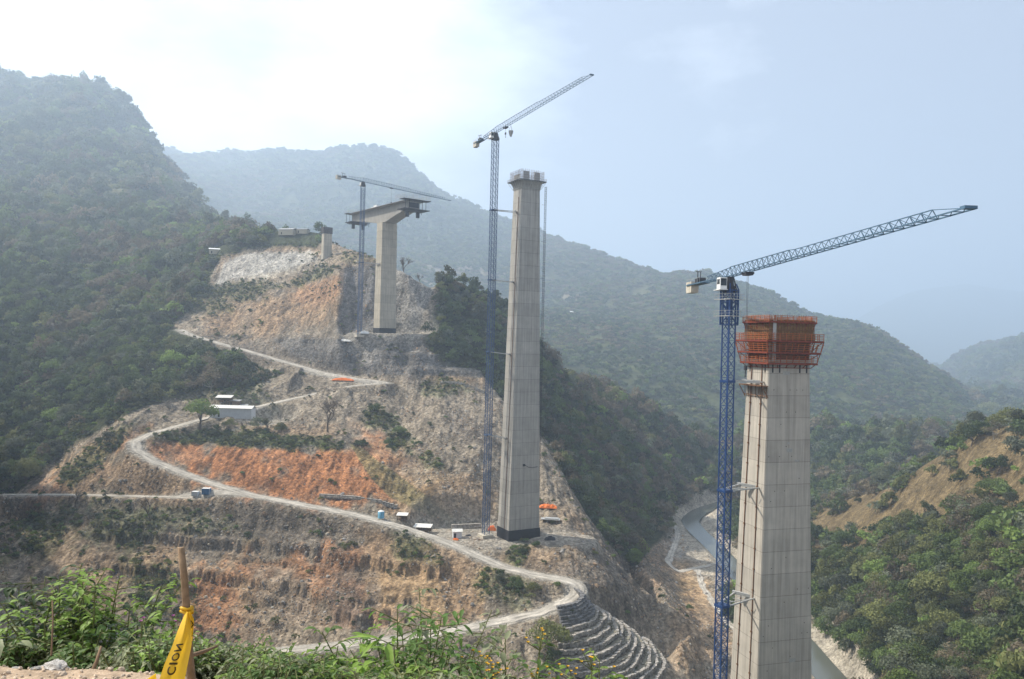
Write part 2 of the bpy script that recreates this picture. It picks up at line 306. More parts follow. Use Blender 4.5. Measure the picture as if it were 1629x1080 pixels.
# ------------------------------------------------------------------ ground colours (soil tones, plus shade painted on the notch's left wall)
orange = np.array((0.36, 0.165, 0.075)); tan = np.array((0.30, 0.205, 0.125)); rub = np.array((0.255, 0.212, 0.158)); drk = np.array((0.135, 0.115, 0.095))
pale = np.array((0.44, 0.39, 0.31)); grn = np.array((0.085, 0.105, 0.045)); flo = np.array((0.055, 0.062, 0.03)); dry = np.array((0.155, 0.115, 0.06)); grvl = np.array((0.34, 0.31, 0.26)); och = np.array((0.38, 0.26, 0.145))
nz = fbm(PX / 26, PY / 26, 5, 71); nz2 = fbm(X / 5, Yg / 8, 4, 72); nz3 = fbm(X / 1.6, Yg / 4, 3, 73)
rgb = np.zeros(X.shape + (3,)) + rub
BR = [ # px, py, rx, ry, angle, colour, strength
 (150,880,210,70,10,tan,.5),(380,850,240,50,4,drk,.55),(420,950,180,70,0,tan,.8),(560,930,150,60,0,orange,.6),(700,930,90,70,30,tan,1),(640,940,70,45,0,och,.8),(250,1000,150,60,0,drk,.4),(330,960,60,60,0,orange,.6),(130,960,110,50,-20,tan,.7),
 (545,950,45,45,0,drk,.7),(700,880,60,20,20,tan,.7),(620,870,50,25,20,tan,.9),(200,850,60,40,30,drk,.5),(460,970,60,50,50,rub,.8),(240,900,60,30,-30,tan,.7),
 (130,765,110,24,-38,tan,.8),(70,790,50,18,-35,orange,.5),(230,765,110,30,14,tan,.75),(190,705,50,16,-20,orange,.5),
 (300,725,60,20,8,orange,.7),(400,752,110,36,14,orange,1),(520,752,100,42,8,orange,1),(610,735,70,50,30,orange,.75),(650,770,80,50,30,tan,.9),(700,785,50,45,30,och,.8),(560,770,60,25,0,orange,.9),(470,725,180,10,3,orange,.8),
 (700,700,80,60,30,rub,.8),(760,720,50,80,0,rub,.9),(740,680,50,16,30,drk,.7),(600,650,140,34,5,rub,.7),(480,690,80,16,4,tan,.6),(740,790,40,40,0,tan,.6),
 (590,562,220,34,3,drk,.95),(500,530,120,26,3,rub,.7),(700,560,90,28,3,drk,.9),(740,606,50,12,0,tan,.8),(480,588,70,16,10,rub,.6),
 (480,480,110,40,-8,tan,.8),(500,465,50,26,-20,orange,.35),(420,500,100,24,0,tan,.6),(560,415,40,20,0,tan,.4),(370,470,50,16,0,tan,.5),(390,520,80,20,5,tan,.45),
 (420,422,80,19,-6,pale,1),(365,415,26,30,0,tan,.6),(450,398,70,7,0,tan,.7),
 (645,480,50,46,0,rub,.8),(585,490,36,50,0,drk,.8),(660,450,40,18,20,rub,.7),  # the dark brush paints in shade on the notch's left wall
 (845,890,70,20,2,tan,.6),(860,905,50,12,0,drk,.4),(960,880,60,60,45,drk,.55),(1000,950,60,60,50,drk,.5),(1060,1010,70,50,40,rub,.8),(900,830,24,70,-30,tan,.5),(870,800,30,60,-20,rub,.8),
 (1080,900,60,50,30,tan,.7),(1105,935,50,30,50,och,.9),(1090,830,50,30,0,grvl,.9),(1120,880,60,12,0,grvl,.8),(1050,880,40,30,0,drk,.3),(1110,1000,50,50,0,tan,.6),
 (830,950,40,40,0,rub,.5),(900,1020,90,60,0,rub,.8),(800,1030,150,30,0,rub,.7),(620,1040,200,30,0,rub,.6),
 # scrub patches
 (60,850,70,40,-30,grn,.65),(200,840,60,40,20,grn,.5),(240,940,60,50,30,grn,.6),(300,830,90,20,10,grn,.4),(640,860,30,18,40,grn,.5),(680,880,40,20,30,grn,.5),(150,730,70,16,-40,grn,.7),
 (420,700,170,12,3,grn,.9),(600,665,30,14,20,grn,.6),(640,700,22,14,0,grn,.6),(690,735,26,10,20,grn,.6),(370,465,60,14,5,grn,.6),(320,480,50,20,0,grn,.5),(500,440,40,10,-20,grn,.6),(430,455,50,8,0,grn,.4),(720,615,40,14,0,grn,.5),
 (330,600,120,40,25,grn,.4),(820,880,18,20,0,grn,.7),(800,935,50,30,20,grn,.5),(560,1010,60,8,0,rub,.9),(560,412,30,10,0,grn,.4),
]
m_site = site > 0.5
for (cx_, cy_, rx, ry, an, col, st) in BR:
    a = R(an); dx = PX - cx_; dy = PY - cy_
    e = np.hypot((dx * math.cos(a) + dy * math.sin(a)) / rx, (-dx * math.sin(a) + dy * math.cos(a)) / ry)
    k = np.clip(1.25 - e + 1.6 * nz + 1.0 * nz2, 0, 0.55) / 0.55 * st
    k = (k * (Yg < 900))[..., None]; rgb = rgb * (1 - k) + col * k
for poly_, col_, st_ in ((CUTF, (.40, .375, .33), .85), (NW_SHADE, (.155, .148, .14), .85), (NE, (.26, .245, .22), .8), (PF, (.165, .155, .14), .8)):  # notch's left wall has its shade painted dark; the rest are rock tones
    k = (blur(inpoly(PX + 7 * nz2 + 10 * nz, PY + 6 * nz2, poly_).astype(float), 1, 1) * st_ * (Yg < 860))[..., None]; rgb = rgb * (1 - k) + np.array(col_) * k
# grass strip down the orange cut
strip = inpoly(PX + 5 * nz2, PY, [(555,705),(575,712),(620,745),(680,790),(745,838),(730,850),(680,820),(620,790),(590,760)])
rgb[strip] = rgb[strip] * 0.25 + np.array((0.17, 0.15, 0.07)) * 0.75
rgb *= (1 + 1.1 * nz2 + 1.1 * nz3 + .5 * fbm(X / 40, Yg / 60, 4, 75))[..., None]
# forest floor and dry pasture on the right hill
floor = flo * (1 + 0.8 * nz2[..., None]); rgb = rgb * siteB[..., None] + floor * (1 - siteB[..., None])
past = inpoly(PX + 30 * nz, PY + 20 * nz, [(1280,880),(1290,810),(1340,790),(1400,770),(1460,745),(1530,705),(1700,640),(1700,820),(1640,830),(1560,800),(1500,830),(1420,850),(1370,885),(1310,900)]) & (X > 150) & (Yg < 700) & (PX > 1270)
pastB = blur(past.astype(float), 3, 1)
rgb = rgb * (1 - pastB[..., None]) + (dry * (1 + 1.2 * nz2[..., None] + 0.5 * nz3[..., None])) * pastB[..., None]
gl = inpoly(PX + 18 * nz, PY + 14 * nz, [(135,262),(160,270),(215,315),(250,345),(240,350),(190,330),(150,300)]) & (Yg > 1000)
glB = blur(gl.astype(float), 2, 1); rgb = rgb * (1 - glB[..., None]) + np.array((0.16, 0.15, 0.07)) * glB[..., None]
kr = (1 - smooth(3.4, 6.5, dR + 2 * nz2))[..., None]; rgb = rgb * (1 - kr) + grvl * (1 + .3 * nz2[..., None]) * kr
kr = (1 - smooth(2.2, 3.8, dB + 2 * nz2))[..., None] * .8; rgb = rgb * (1 - kr) + grvl * kr
k = (padm * .7)[..., None]; rgb = rgb * (1 - k) + grvl * k
k = ((1 - smooth(14, 40, dV + 22 * nz)) * (T.z < -140) * .9)[..., None]; rgb = rgb * (1 - k) + np.array((0.38, 0.335, 0.265)) * (1 + .6 * nz2[..., None]) * k
rgb = np.clip(rgb, 0.012, 0.6)

# ------------------------------------------------------------------ materials
MATS = {}
def mat(name, base=(.5, .5, .5), rough=.9, spec=.2, metal=0.0, noise=None, bump=None, attr=None, rnd=0.0, trans=0.0, vor=None, hue=0.0, gen=False):
    """noise=(scale, amount), bump=(scale, distance), attr=vertex colour name, rnd=per object random brightness"""
    if name in MATS: return MATS[name]
    m = bpy.data.materials.new(name); m.use_nodes = True; t = m.node_tree; b = t.nodes['Principled BSDF']
    b.inputs['Roughness'].default_value = rough; b.inputs['Specular IOR Level'].default_value = spec; b.inputs['Metallic'].default_value = metal
    c = N(t, 'ShaderNodeRGB'); c.outputs[0].default_value = (*base, 1); out = c.outputs[0]
    if attr: a = N(t, 'ShaderNodeAttribute', attribute_name=attr); out = a.outputs['Color']
    gx = N(t, 'ShaderNodeTexCoord'); vec = gx.outputs['Object']
    def mulval(out, fac):
        hs = N(t, 'ShaderNodeVectorMath', operation='SCALE'); t.links.new(out, hs.inputs[0]); t.links.new(fac, hs.inputs['Scale']); return hs.outputs[0]
    if noise:
        for (sc, am) in (noise if isinstance(noise, list) else [noise]):
            n = N(t, 'ShaderNodeTexNoise', ins={'Scale': sc, 'Detail': 6.0, 'Roughness': .6}); t.links.new(vec, n.inputs['Vector'])
            r = N(t, 'ShaderNodeMapRange', ins={1: .25, 2: .75, 3: 1 - am, 4: 1 + am}); t.links.new(n.outputs[0], r.inputs[0]); out = mulval(out, r.outputs[0])
    if vor:
        sc, am = vor; v = N(t, 'ShaderNodeTexVoronoi', ins={'Scale': sc}); t.links.new(vec, v.inputs['Vector'])
        sp = N(t, 'ShaderNodeSeparateColor'); t.links.new(v.outputs['Color'], sp.inputs[0])
        r = N(t, 'ShaderNodeMapRange', ins={1: 0, 2: 1, 3: 1 - am, 4: 1 + am}); t.links.new(sp.outputs[0], r.inputs[0]); out = mulval(out, r.outputs[0])
    if rnd:
        oi = N(t, 'ShaderNodeObjectInfo'); r = N(t, 'ShaderNodeMapRange', ins={1: 0, 2: 1, 3: 1 - rnd, 4: 1 + rnd}); t.links.new(oi.outputs['Random'], r.inputs[0]); out = mulval(out, r.outputs[0])
    t.links.new(out, b.inputs['Base Color'])
    if bump:
        n = N(t, 'ShaderNodeTexNoise', ins={'Scale': bump[0], 'Detail': 5.0, 'Roughness': .65}); t.links.new(vec, n.inputs['Vector'])
        bp = N(t, 'ShaderNodeBump', ins={'Strength': 1.0, 'Distance': bump[1]}); t.links.new(n.outputs[0], bp.inputs['Height']); t.links.new(bp.outputs[0], b.inputs['Normal'])
    if trans:
        tr = N(t, 'ShaderNodeBsdfTranslucent'); t.links.new(out, tr.inputs[0]); ms = N(t, 'ShaderNodeMixShader', ins={0: trans})
        o_ = t.nodes['Material Output']; t.links.new(b.outputs[0], ms.inputs[1]); t.links.new(tr.outputs[0], ms.inputs[2]); t.links.new(ms.outputs[0], o_.inputs[0])
    MATS[name] = m; return m
M_ground = mat('earth', attr='soil', rough=1, spec=.05, noise=[(1.3, .4), (.22, .25)], vor=(1.0, .38), bump=(.6, 1.6))
M_floor = mat('forest_soil', base=tuple(flo), rough=1, spec=.05, noise=(.02, .5))
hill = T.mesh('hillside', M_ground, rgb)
# ------------------------------------------------------------------ far mountains
def far_sheet(rows, U, Yr, amp, sx_, sy_, seed, name, k=1, yscale=400, edge=None):
    s = Sheet(rows, U, Yr, yscale, k)
    sky = smooth(0, 1, 1.0)
    n = amp * fbm(s.X / sx_, s.GY / sy_, 6, seed, True)
    lift = smooth(-165, -60, s.z); s.z = s.z + n * lift * (s.GY / Yr.mean())
    s.name = name
    return s
CM = [(100,260,5200),(250,243,5200),(300,250,5050),(350,252,5000),(400,257,4900),(450,247,4800),(500,248,4750),(540,241,4700),(600,246,4600),(640,252,4500),(660,272,4400),(690,300,4320),(720,318,4200),(760,337,4100),(800,354,4000),(860,376,3800),(900,390,3600),(950,412,3400),(1000,428,3200),(1050,440,3000),(1090,433,2900),(1130,437,2850),(1180,451,2800),(1210,466,2700),(1260,493,2600),(1290,506,2550),(1370,518,2450),(1400,531,2400),(1480,581,2250),(1530,612,2200),(1570,640,2150),(1600,668,2100),(1700,725,2100),
 ('z',1300,2100,-170),('z',1300,1100,-170),('z',-1300,5200,1100),('z',-1300,2000,60),('z',-1300,1100,-170),
 (860,480,2500),(700,420,2900),(540,340,3600),(400,330,3700),(330,330,3500),(1000,500,2200),(1100,510,2000),(1200,540,1850),(1300,572,1750),(1400,600,1700),(1500,640,1700),(1150,480,2400),(1280,535,2150),(940,440,2900),
 (860,560,1600),(1000,590,1500),(1100,620,1400),(1250,660,1400),(1400,670,1450),(700,480,2200),(600,430,2600),(1050,560,1700),(780,500,2100),(1180,590,1560),(920,500,2100),
 ('z',-600,2000,20),('z',-300,1900,10),('z',0,1300,-90),('z',60,1150,-150),('z',300,1120,-165),('z',600,1120,-170),('z',900,1300,-170),('z',0,1100,-160),('z',-600,1100,-165),
 ('z',-1300,6000,600),('z',-500,6000,500),('z',-100,5400,250),('z',50,4600,100),('z',200,3600,-50),('z',400,3100,-100),('z',600,2800,-170),('z',1300,3000,-170),('z',1300,6200,-175),('z',200,6200,-100),('z',-1300,6300,500)]
UM = np.concatenate([np.arange(-1300, -620, 20.), np.arange(-620, 840, 3.0), np.arange(840, 1300, 20.)])
YM = 1080 * 1.0062 ** np.arange(0, 275)
MT = far_sheet(CM, UM, YM, 85, 420, 800, 101, 'mountain', 1)
CE = [(150,236,6800),(235,231,6800),(262,236,6700),(290,240,6650),(320,247,6600),(350,262,6500),(420,300,6400),('z',-1300,6800,1200),('z',-1300,6000,400),('z',-200,6000,300),('z',-200,6400,500),('z',-1300,7600,800),('z',-200,7600,200),('z',-500,6000,600)]
ME = far_sheet(CE, np.arange(-1300, -190, 8.), 6000 * 1.008 ** np.arange(0, 30), 60, 500, 800, 140, 'far_ridge', 1)
CR = [(1440,680,3900),(1490,636,3800),(1530,605,3700),(1560,588,3650),(1600,568,3600),(1640,548,3600),(1700,520,3600),(1900,450,3600),('z',1300,3600,600),('z',500,3300,-176),('z',620,2500,-176),('z',1300,2500,-170),
      (1560,630,3100),(1620,610,3000),(1700,640,2800),('z',1300,3000,200),('z',500,4600,-176),('z',700,4600,-60),('z',1300,4600,300)]
MR = far_sheet(CR, np.concatenate([np.arange(480, 850, 3.0), np.arange(850, 1320, 20.)]), 2480 * 1.008 ** np.arange(0, 78), 90, 320, 600, 160, 'eastern_mountain', 1)
CF = [(1270,560,13500),(1340,528,13500),(1390,497,13500),(1430,472,13500),(1460,462,13500),(1500,455,13500),(1540,451,13500),(1580,455,13500),(1620,464,13500),(1680,478,13500),(1750,500,13500),(1950,520,13500),
      ('z',420,13500,-180),('z',1300,13500,400),('z',420,9500,-178),('z',1300,9500,-178),('z',420,16500,-180),('z',1300,16500,-100),('z',600,11600,200),('z',700,11600,270),('z',1000,11600,80)]
MF = far_sheet(CF, np.arange(420, 1300, 6.), 9500 * 1.009 ** np.arange(0, 61), 150, 1200, 2100, 180, 'distant_mountain', 1)
M_far = mat('wooded_mountain', base=(0.075, 0.085, 0.04), rough=1, spec=.05, noise=[(.012, .35), (.06, .5)], bump=(.05, 12.0))
def mrgb(s):
    c = np.array((0.07, 0.078, 0.036)) * (1 + 0.9 * fbm(s.X / 60, s.GY / 90, 5, 201)[..., None]); return c
cm = mrgb(MT); pm = MT.pix()
for (cx_, cy_, rx, ry, an, col, st) in [(720,435,70,16,8,(.28,.24,.19),.9),(910,468,26,12,10,(.26,.22,.17),.8),(780,440,80,10,5,(.2,.17,.11),.7),(1240,620,60,25,10,(.15,.13,.07),.5),(1000,470,90,20,5,(.13,.12,.06),.5),(640,400,40,10,0,(.16,.14,.1),.5)]:
    e = np.hypot((pm[0] - cx_) / rx, (pm[1] - cy_) / ry); k = (np.clip(1.2 - e + 2 * fbm(MT.X / 60, MT.GY / 60, 4, 210), 0, .5) / .5 * st * (MT.GY > 1300))[..., None]; cm = cm * (1 - k) + np.array(col) * k
M_farv = mat('mountain_earth', attr='soil', rough=1, spec=.05, noise=[(.012, .3), (.06, .4)], bump=(.05, 10.0))
MT.mesh('mountain', M_farv, cm); ME.mesh('ridge_mountain', M_far); MR.mesh('eastern_mountain', M_far); MF.mesh('distant_mountain', M_far)
# wide ground to the horizon, and the river
me = bpy.data.meshes.new('ground'); g = 9000; me.from_pydata([(-9000, -50, -178 * S), (11000, -50, -178 * S), (11000, 15000, -178 * S), (-9000, 15000, -178 * S)], [], [(0, 1, 2, 3)])
me.materials.append(M_floor); o = bpy.data.objects.new('ground', me); COL.objects.link(o); o['kind'] = 'structure'
HAZE_TOP = 1100.0
# ------------------------------------------------------------------ mesh building helpers
class MB:
    def __init__(s): s.v = []; s.f = []
    def add(s, vs, fs):
        n = len(s.v); s.v += [tuple(v) for v in vs]; s.f += [tuple(n + i for i in f) for f in fs]; return s
    def box(s, c, d, rz=0.0, M=None):
        x, y, z = d[0] / 2, d[1] / 2, d[2] / 2; ca, sa = math.cos(rz), math.sin(rz)
        vs = []
        for k in (-1, 1):
            for a, b in ((-1, -1), (1, -1), (1, 1), (-1, 1)):
                px, py = a * x, b * y; vs.append((c[0] + px * ca - py * sa, c[1] + px * sa + py * ca, c[2] + k * z))
        if M is not None: vs = [M @ Vector(v) for v in vs]
        return s.add(vs, [(0, 3, 2, 1), (4, 5, 6, 7), (0, 1, 5, 4), (1, 2, 6, 5), (2, 3, 7, 6), (3, 0, 4, 7)])
    def bar(s, a, b, w, n=4, w2=None):
        a = Vector(a); b = Vector(b); d = b - a
        if d.length < 1e-6: return s
        d.normalize(); u = d.cross(Vector((0, 0, 1)) if abs(d.z) < .95 else Vector((1, 0, 0))).normalized(); v = d.cross(u)
        w2 = w if w2 is None else w2; vs = []
        for p, r in ((a, w / 2), (b, w2 / 2)):
            for i in range(n):
                t = 2 * math.pi * (i + .5) / n; q = r * (1.414 if n == 4 else 1); vs.append(p + u * math.cos(t) * q + v * math.sin(t) * q)
        fs = [(i, (i + 1) % n, n + (i + 1) % n, n + i) for i in range(n)] + [tuple(range(n))[::-1], tuple(range(n, 2 * n))]
        return s.add(vs, fs)
    def tube(s, pts, rs, n=6):
        prev = None; base = len(s.v); P_ = [Vector(p) for p in pts]
        for i, p in enumerate(P_):
            d = (P_[min(i + 1, len(P_) - 1)] - P_[max(i - 1, 0)]).normalized(); u = d.cross(Vector((0.13, 0.21, 1)) if abs(d.z) < .9 else Vector((1, 0.1, 0))).normalized(); v = d.cross(u)
            for k in range(n):
                t = 2 * math.pi * k / n; s.v.append(tuple(p + (u * math.cos(t) + v * math.sin(t)) * rs[i]))
        for i in range(len(P_) - 1):
            for k in range(n): s.f.append((base + i * n + k, base + i * n + (k + 1) % n, base + (i + 1) * n + (k + 1) % n, base + (i + 1) * n + k))
        s.f.append(tuple(base + (len(P_) - 1) * n + k for k in range(n))); return s
    def mesh(s, name, m, smooth_=False):
        me = bpy.data.meshes.new(name); me.from_pydata(s.v, [], s.f); me.update()
        for mm in (m if isinstance(m, list) else [m]): me.materials.append(mm)
        if smooth_: me.polygons.foreach_set('use_smooth', [True] * len(me.polygons))
        return me
    def build(s, name, m, parent=None, smooth_=False, M=None):
        o = bpy.data.objects.new(name, s.mesh(name, m, smooth_)); COL.objects.link(o)
        if M is not None: o.matrix_world = M
        if parent is not None: o.parent = parent
        return o
def tag(o, label=None, cat=None, group=None, kind=None):
    for k, v in (('label', label), ('category', cat), ('group', group), ('kind', kind)):
        if v: o[k] = v
    return o
def empty(name, loc=(0, 0, 0), rz=0.0, label=None, cat=None, group=None):
    o = bpy.data.objects.new(name, None); o.empty_display_size = .5; COL.objects.link(o); o.location = loc; o.rotation_euler = (0, 0, rz); return tag(o, label, cat, group)
def onland(px, py, Y):                       # a surveyed spot, put down on the ground
    p = P(px, py, Y); x, y = p.x / S, p.y / S; return Vector((p.x, p.y, float(T.at(x, y)[0]) * S))

# ------------------------------------------------------------------ foliage materials
def leafmat(name, base, trans=.35, rnd=.5, loc=.3, rough=.75):
    m = mat(name, base=base, rough=rough, spec=.25, rnd=rnd, trans=trans, noise=(.9, .25)); return m
FOL = dict(dark=leafmat('leaf_dark_green', (.066, .094, .034)), green=leafmat('leaf_green', (.110, .150, .045)), olive=leafmat('leaf_olive', (.150, .160, .055)),
           brown=leafmat('leaf_dry_brown', (.165, .135, .085)), bright=leafmat('leaf_bright_green', (.180, .250, .060)), grey=leafmat('leaf_grey_green', (.130, .145, .090)))
M_bark = mat('bark', base=(.13, .10, .075), rough=1, noise=(4, .4)); M_barkp = mat('pale_bark', base=(.26, .23, .19), rough=1, noise=(4, .3))
def crown_mesh(name, seed, nleaf, leaf, nb=9, flat=.75, mt='green', spread=.36, gaps=.0):
    """a crown one unit across and about `flat` high sitting on z=0, made of leaf-sized faces"""
    g = np.random.default_rng(seed); bl = []
    for i in range(nb):
        a = g.uniform(0, 2 * math.pi); r = spread * math.sqrt(g.uniform(0, 1)); h = flat * (.30 + .55 * (1 - (r / spread) ** 2) * g.uniform(.5, 1)); bl.append((r * math.cos(a), r * math.sin(a), h, g.uniform(.13, .24)))
    bl = np.array(bl); pr = bl[:, 3] ** 2; ch = g.choice(nb, nleaf, p=pr / pr.sum()); d = g.normal(size=(nleaf, 3)); d[:, 2] = np.abs(d[:, 2]) * 1.1 - .35
    d /= np.linalg.norm(d, axis=1)[:, None]; rad = bl[ch, 3] * g.uniform(.62, 1.12, nleaf); c = bl[ch, :3] + d * rad[:, None] * np.array((1, 1, .8)); c[:, 2] = np.maximum(c[:, 2], .03)
    nrm = d + g.normal(size=(nleaf, 3)) * .55; nrm /= np.linalg.norm(nrm, axis=1)[:, None]
    t = np.cross(nrm, g.normal(size=(nleaf, 3))); t /= np.linalg.norm(t, axis=1)[:, None]; b = np.cross(nrm, t)
    sz = leaf * g.uniform(.6, 1.35, nleaf)[:, None]
    v = np.stack([c - t * sz, c - b * sz * .62, c + t * sz, c + b * sz * .62], 1).reshape(-1, 3)
    me = bpy.data.meshes.new(name); me.vertices.add(len(v)); me.vertices.foreach_set('co', v.astype(np.float32).ravel()); me.loops.add(len(v)); me.loops.foreach_set('vertex_index', np.arange(len(v), dtype=np.int32))
    me.polygons.add(nleaf); me.polygons.foreach_set('loop_start', (np.arange(nleaf) * 4).astype(np.int32)); me.update(calc_edges=True); me.materials.append(FOL[mt]); return me, bl
def trunk_mb(bl, h0, seed, w=.035):
    g = random.Random(seed); mb = MB(); top = Vector((g.uniform(-.04, .04), g.uniform(-.04, .04), h0))
    mb.tube([(0, 0, -.12), (0.01, 0, h0 * .5), top], [w * 1.25, w * .9, w * .75], 6)
    for b in bl[:6]: mid = (top + Vector(b[:3]) + Vector((0, 0, h0))) / 2 + Vector((0, 0, -.05)); mb.tube([top, mid, Vector(b[:3]) + Vector((0, 0, h0))], [w * .6, w * .35, w * .12], 5)
    return mb
# ------------------------------------------------------------------ instanced cover (one object per kind of cover)
def protos(tagname, meshes):
    c = bpy.data.collections.new(tagname)
    for i, me in enumerate(meshes): o = bpy.data.objects.new('%s_form_%02d' % (tagname, i), me); c.objects.link(o)
    return c
def scatter(name, label, pts, rot, scl, idx, coll):
    me = bpy.data.meshes.new(name); n = len(pts); me.vertices.add(n); me.vertices.foreach_set('co', np.asarray(pts, np.float32).ravel()); me.update()
    for nm, ty, key, arr in (('rot', 'FLOAT_VECTOR', 'vector', rot), ('scl', 'FLOAT_VECTOR', 'vector', scl), ('idx', 'INT', 'value', idx)):
        a = me.attributes.new(nm, ty, 'POINT'); a.data.foreach_set(key, np.asarray(arr, np.int32 if ty == 'INT' else np.float32).ravel())
    o = bpy.data.objects.new(name, me); COL.objects.link(o); tag(o, label, kind='stuff')
    g = bpy.data.node_groups.new(name + '_cover', 'GeometryNodeTree'); g.interface.new_socket('Geometry', in_out='INPUT', socket_type='NodeSocketGeometry'); g.interface.new_socket('Geometry', in_out='OUTPUT', socket_type='NodeSocketGeometry')
    gi = g.nodes.new('NodeGroupInput'); go = g.nodes.new('NodeGroupOutput'); ip = g.nodes.new('GeometryNodeInstanceOnPoints'); ci = g.nodes.new('GeometryNodeCollectionInfo')
    ci.inputs['Collection'].default_value = coll; ci.inputs['Separate Children'].default_value = True; ci.inputs['Reset Children'].default_value = True
    g.links.new(gi.outputs[0], ip.inputs['Points']); g.links.new(ci.outputs[0], ip.inputs['Instance']); ip.inputs['Pick Instance'].default_value = True
    for nm, ty, sock in (('rot', 'FLOAT_VECTOR', 'Rotation'), ('scl', 'FLOAT_VECTOR', 'Scale'), ('idx', 'INT', 'Instance Index')):
        na = g.nodes.new('GeometryNodeInputNamedAttribute'); na.data_type = ty; na.inputs['Name'].default_value = nm; g.links.new(na.outputs['Attribute'], ip.inputs[sock])
    g.links.new(ip.outputs[0], go.inputs[0]); md = o.modifiers.new('cover', 'NODES'); md.node_group = g; return o
def seeds(sh, mask, spc, seed):
    """random spots over a sheet, one per spc metres squared of true surface; returns survey x, Y, spc"""
    g = np.random.default_rng(seed); x, y, z = sh.X * S, sh.GY * S, sh.z * S
    p = np.stack([x, y, z], -1); a = p[1:, :-1] - p[:-1, :-1]; b = p[:-1, 1:] - p[:-1, :-1]; ar = np.linalg.norm(np.cross(a, b), axis=-1)
    lam = ar / spc[:-1, :-1] ** 2 * mask[:-1, :-1]; n = g.poisson(np.clip(lam, 0, 50)); i, j = np.nonzero(n); r = n[i, j]; i = np.repeat(i, r); j = np.repeat(j, r)
    fa, fb = g.random(len(i)), g.random(len(i))
    U_ = sh.U[j] * (1 - fb) + sh.U[j + 1] * fb; Y_ = sh.Y[i] * (1 - fa) + sh.Y[i + 1] * fa
    return U_ * Y_ / F, Y_, spc[i, j]
# what the land hides: highest height angle met so far along each bearing
VT = T.z / T.GY * F; RUN = np.maximum.accumulate(VT, axis=0)
def shown(x, Y, z, h, slack=0.0):
    u = x * F / Y; j = np.clip(np.searchsorted(T.U, u), 0, len(T.U) - 1); i = np.clip(np.searchsorted(T.Y, Y) - 3, 0, len(T.Y) - 1)
    return ((z + h) / Y * F > RUN[i, j] - slack) & (np.abs(u) < 900)
DIST = np.hypot(T.X, T.GY) * S
spc = np.clip(DIST * .0086, 4.8, 17.0)
wood = (siteB < .35) & (pastB < .5) & (dV > 13) & ((T.GY > 262) | ((T.GU > 430) & (T.GY > 215))) & (glB < .5)
wood &= (dR > 13) & ~((PX > 428) & (PX < 505) & (T.GY > 780) & (T.GY < 832)) & ~((PX > 330) & (PX < 358) & (T.GY > 785) & (T.GY < 830)); wet = (T.z < -147.0) & (T.GY < 735) & (T.GU < 335); wood &= ~wet
wood_f = wood * (1.0 + 0.0 * T.z); wood_f = wood_f + ((pastB >= .5) & (fbm(X / 14, Yg / 14, 3, 301) > .04)) * .5 + ((glB >= .5) * .15)
# thinner on the bright strip and grey gullies
fx_, fY_, fs_ = seeds(T, wood_f, spc, 11); fz_ = T.at(fx_, fY_)
sz = fs_ * RNG.uniform(.7, 2.1, len(fx_)) * 1.08; sz = np.where(RNG.random(len(sz)) < .16, sz * 1.5, sz)
ok = shown(fx_, fY_, fz_, sz / S, 3.0); fx_, fY_, fz_, sz = fx_[ok], fY_[ok], fz_[ok], sz[ok]
print('forest', len(fx_))
KINDS_ = ['dark', 'green', 'olive', 'brown', 'bright', 'grey']
def kinds(x, Y, z, g):
    a = fbm(x / 45, Y / 60, 3, 401) + g.normal(0, .12, len(x)); r = g.random(len(x)); k = np.zeros(len(x), int)
    k = np.where(a < -.10, 0, np.where(a < .06, 1, np.where(a < .18, 2, 3)))
    k = np.where(r < .16, 5, k); k = np.where(r > .955, 4, k)
    east = (x * F / Y > 40) & (x * F / Y < 320) & (Y > 400) & (Y < 1000); k = np.where(east & (g.random(len(x)) < .24), 3, k)
    nearr = (x * F / Y > 440) & (Y < 520); k = np.where(nearr & (k == 3) & (g.random(len(x)) < .6), 1, k); k = np.where(nearr & (g.random(len(x)) < .03), 4, k); k = np.where(nearr & (k == 0) & (g.random(len(x)) < .55), 2, k)
    dk = (x > -70) & (x < 60) & (Y < 680) & (Y > 480) & (k == 4); k = np.where(dk, 0, k)
    return k
fk = kinds(fx_, fY_, fz_, RNG)
# near crowns (individual trees) and simpler ones for the woods behind
NEARC = {}; FARC = []
for i, kn in enumerate(KINDS_):
    for v in range(2):
        n_ = 1500 if kn != 'brown' else 800
        me, bl = crown_mesh('crown', 50 + i * 5 + v, n_, .030 if kn != 'brown' else .026, 12, .62 if v else .8, kn); tm = trunk_mb(bl, .28, i * 3 + v).mesh('trunk', M_barkp if kn in ('grey', 'brown') else M_bark)
        NEARC[(i, v)] = (me, tm)
    for v in range(2): me, bl = crown_mesh('wood', 150 + i * 5 + v, 260, .066, 9, .85 if v else .65, kn); FARC.append(me)
wood_protos = protos('wood', FARC)
rank = np.argsort(-(sz / fY_) * shown(fx_, fY_, fz_ + sz / S * .35, sz / S * .2, 0.0) * (np.abs(fx_ * F / fY_) < 800) * ((fz_ + sz / S * .6) / fY_ * F > -545) * ~((fx_ * F / fY_ > 345) & (fx_ * F / fY_ < 475)))
NT = 250; ind = rank[:NT]; rest = np.ones(len(fx_), bool); rest[ind] = False
n = rest.sum(); rr = np.zeros((n, 3)); rr[:, 2] = RNG.uniform(0, 6.28, n); ss = np.stack([sz[rest]] * 3, 1) * RNG.uniform(.85, 1.15, (n, 3)); ss[:, 2] *= 1.05
pts = np.stack([fx_[rest] * S, fY_[rest] * S, fz_[rest] * S + sz[rest] * .06], 1)
scatter('forest', 'dense mixed forest covering the hills around the bare building site', pts, rr, ss, fk[rest] * 2 + RNG.integers(0, 2, n), wood_protos)
LOOK = {0: 'dark green', 1: 'mid green', 2: 'olive green', 3: 'brown half-bare', 4: 'bright yellow-green', 5: 'pale grey-green'}
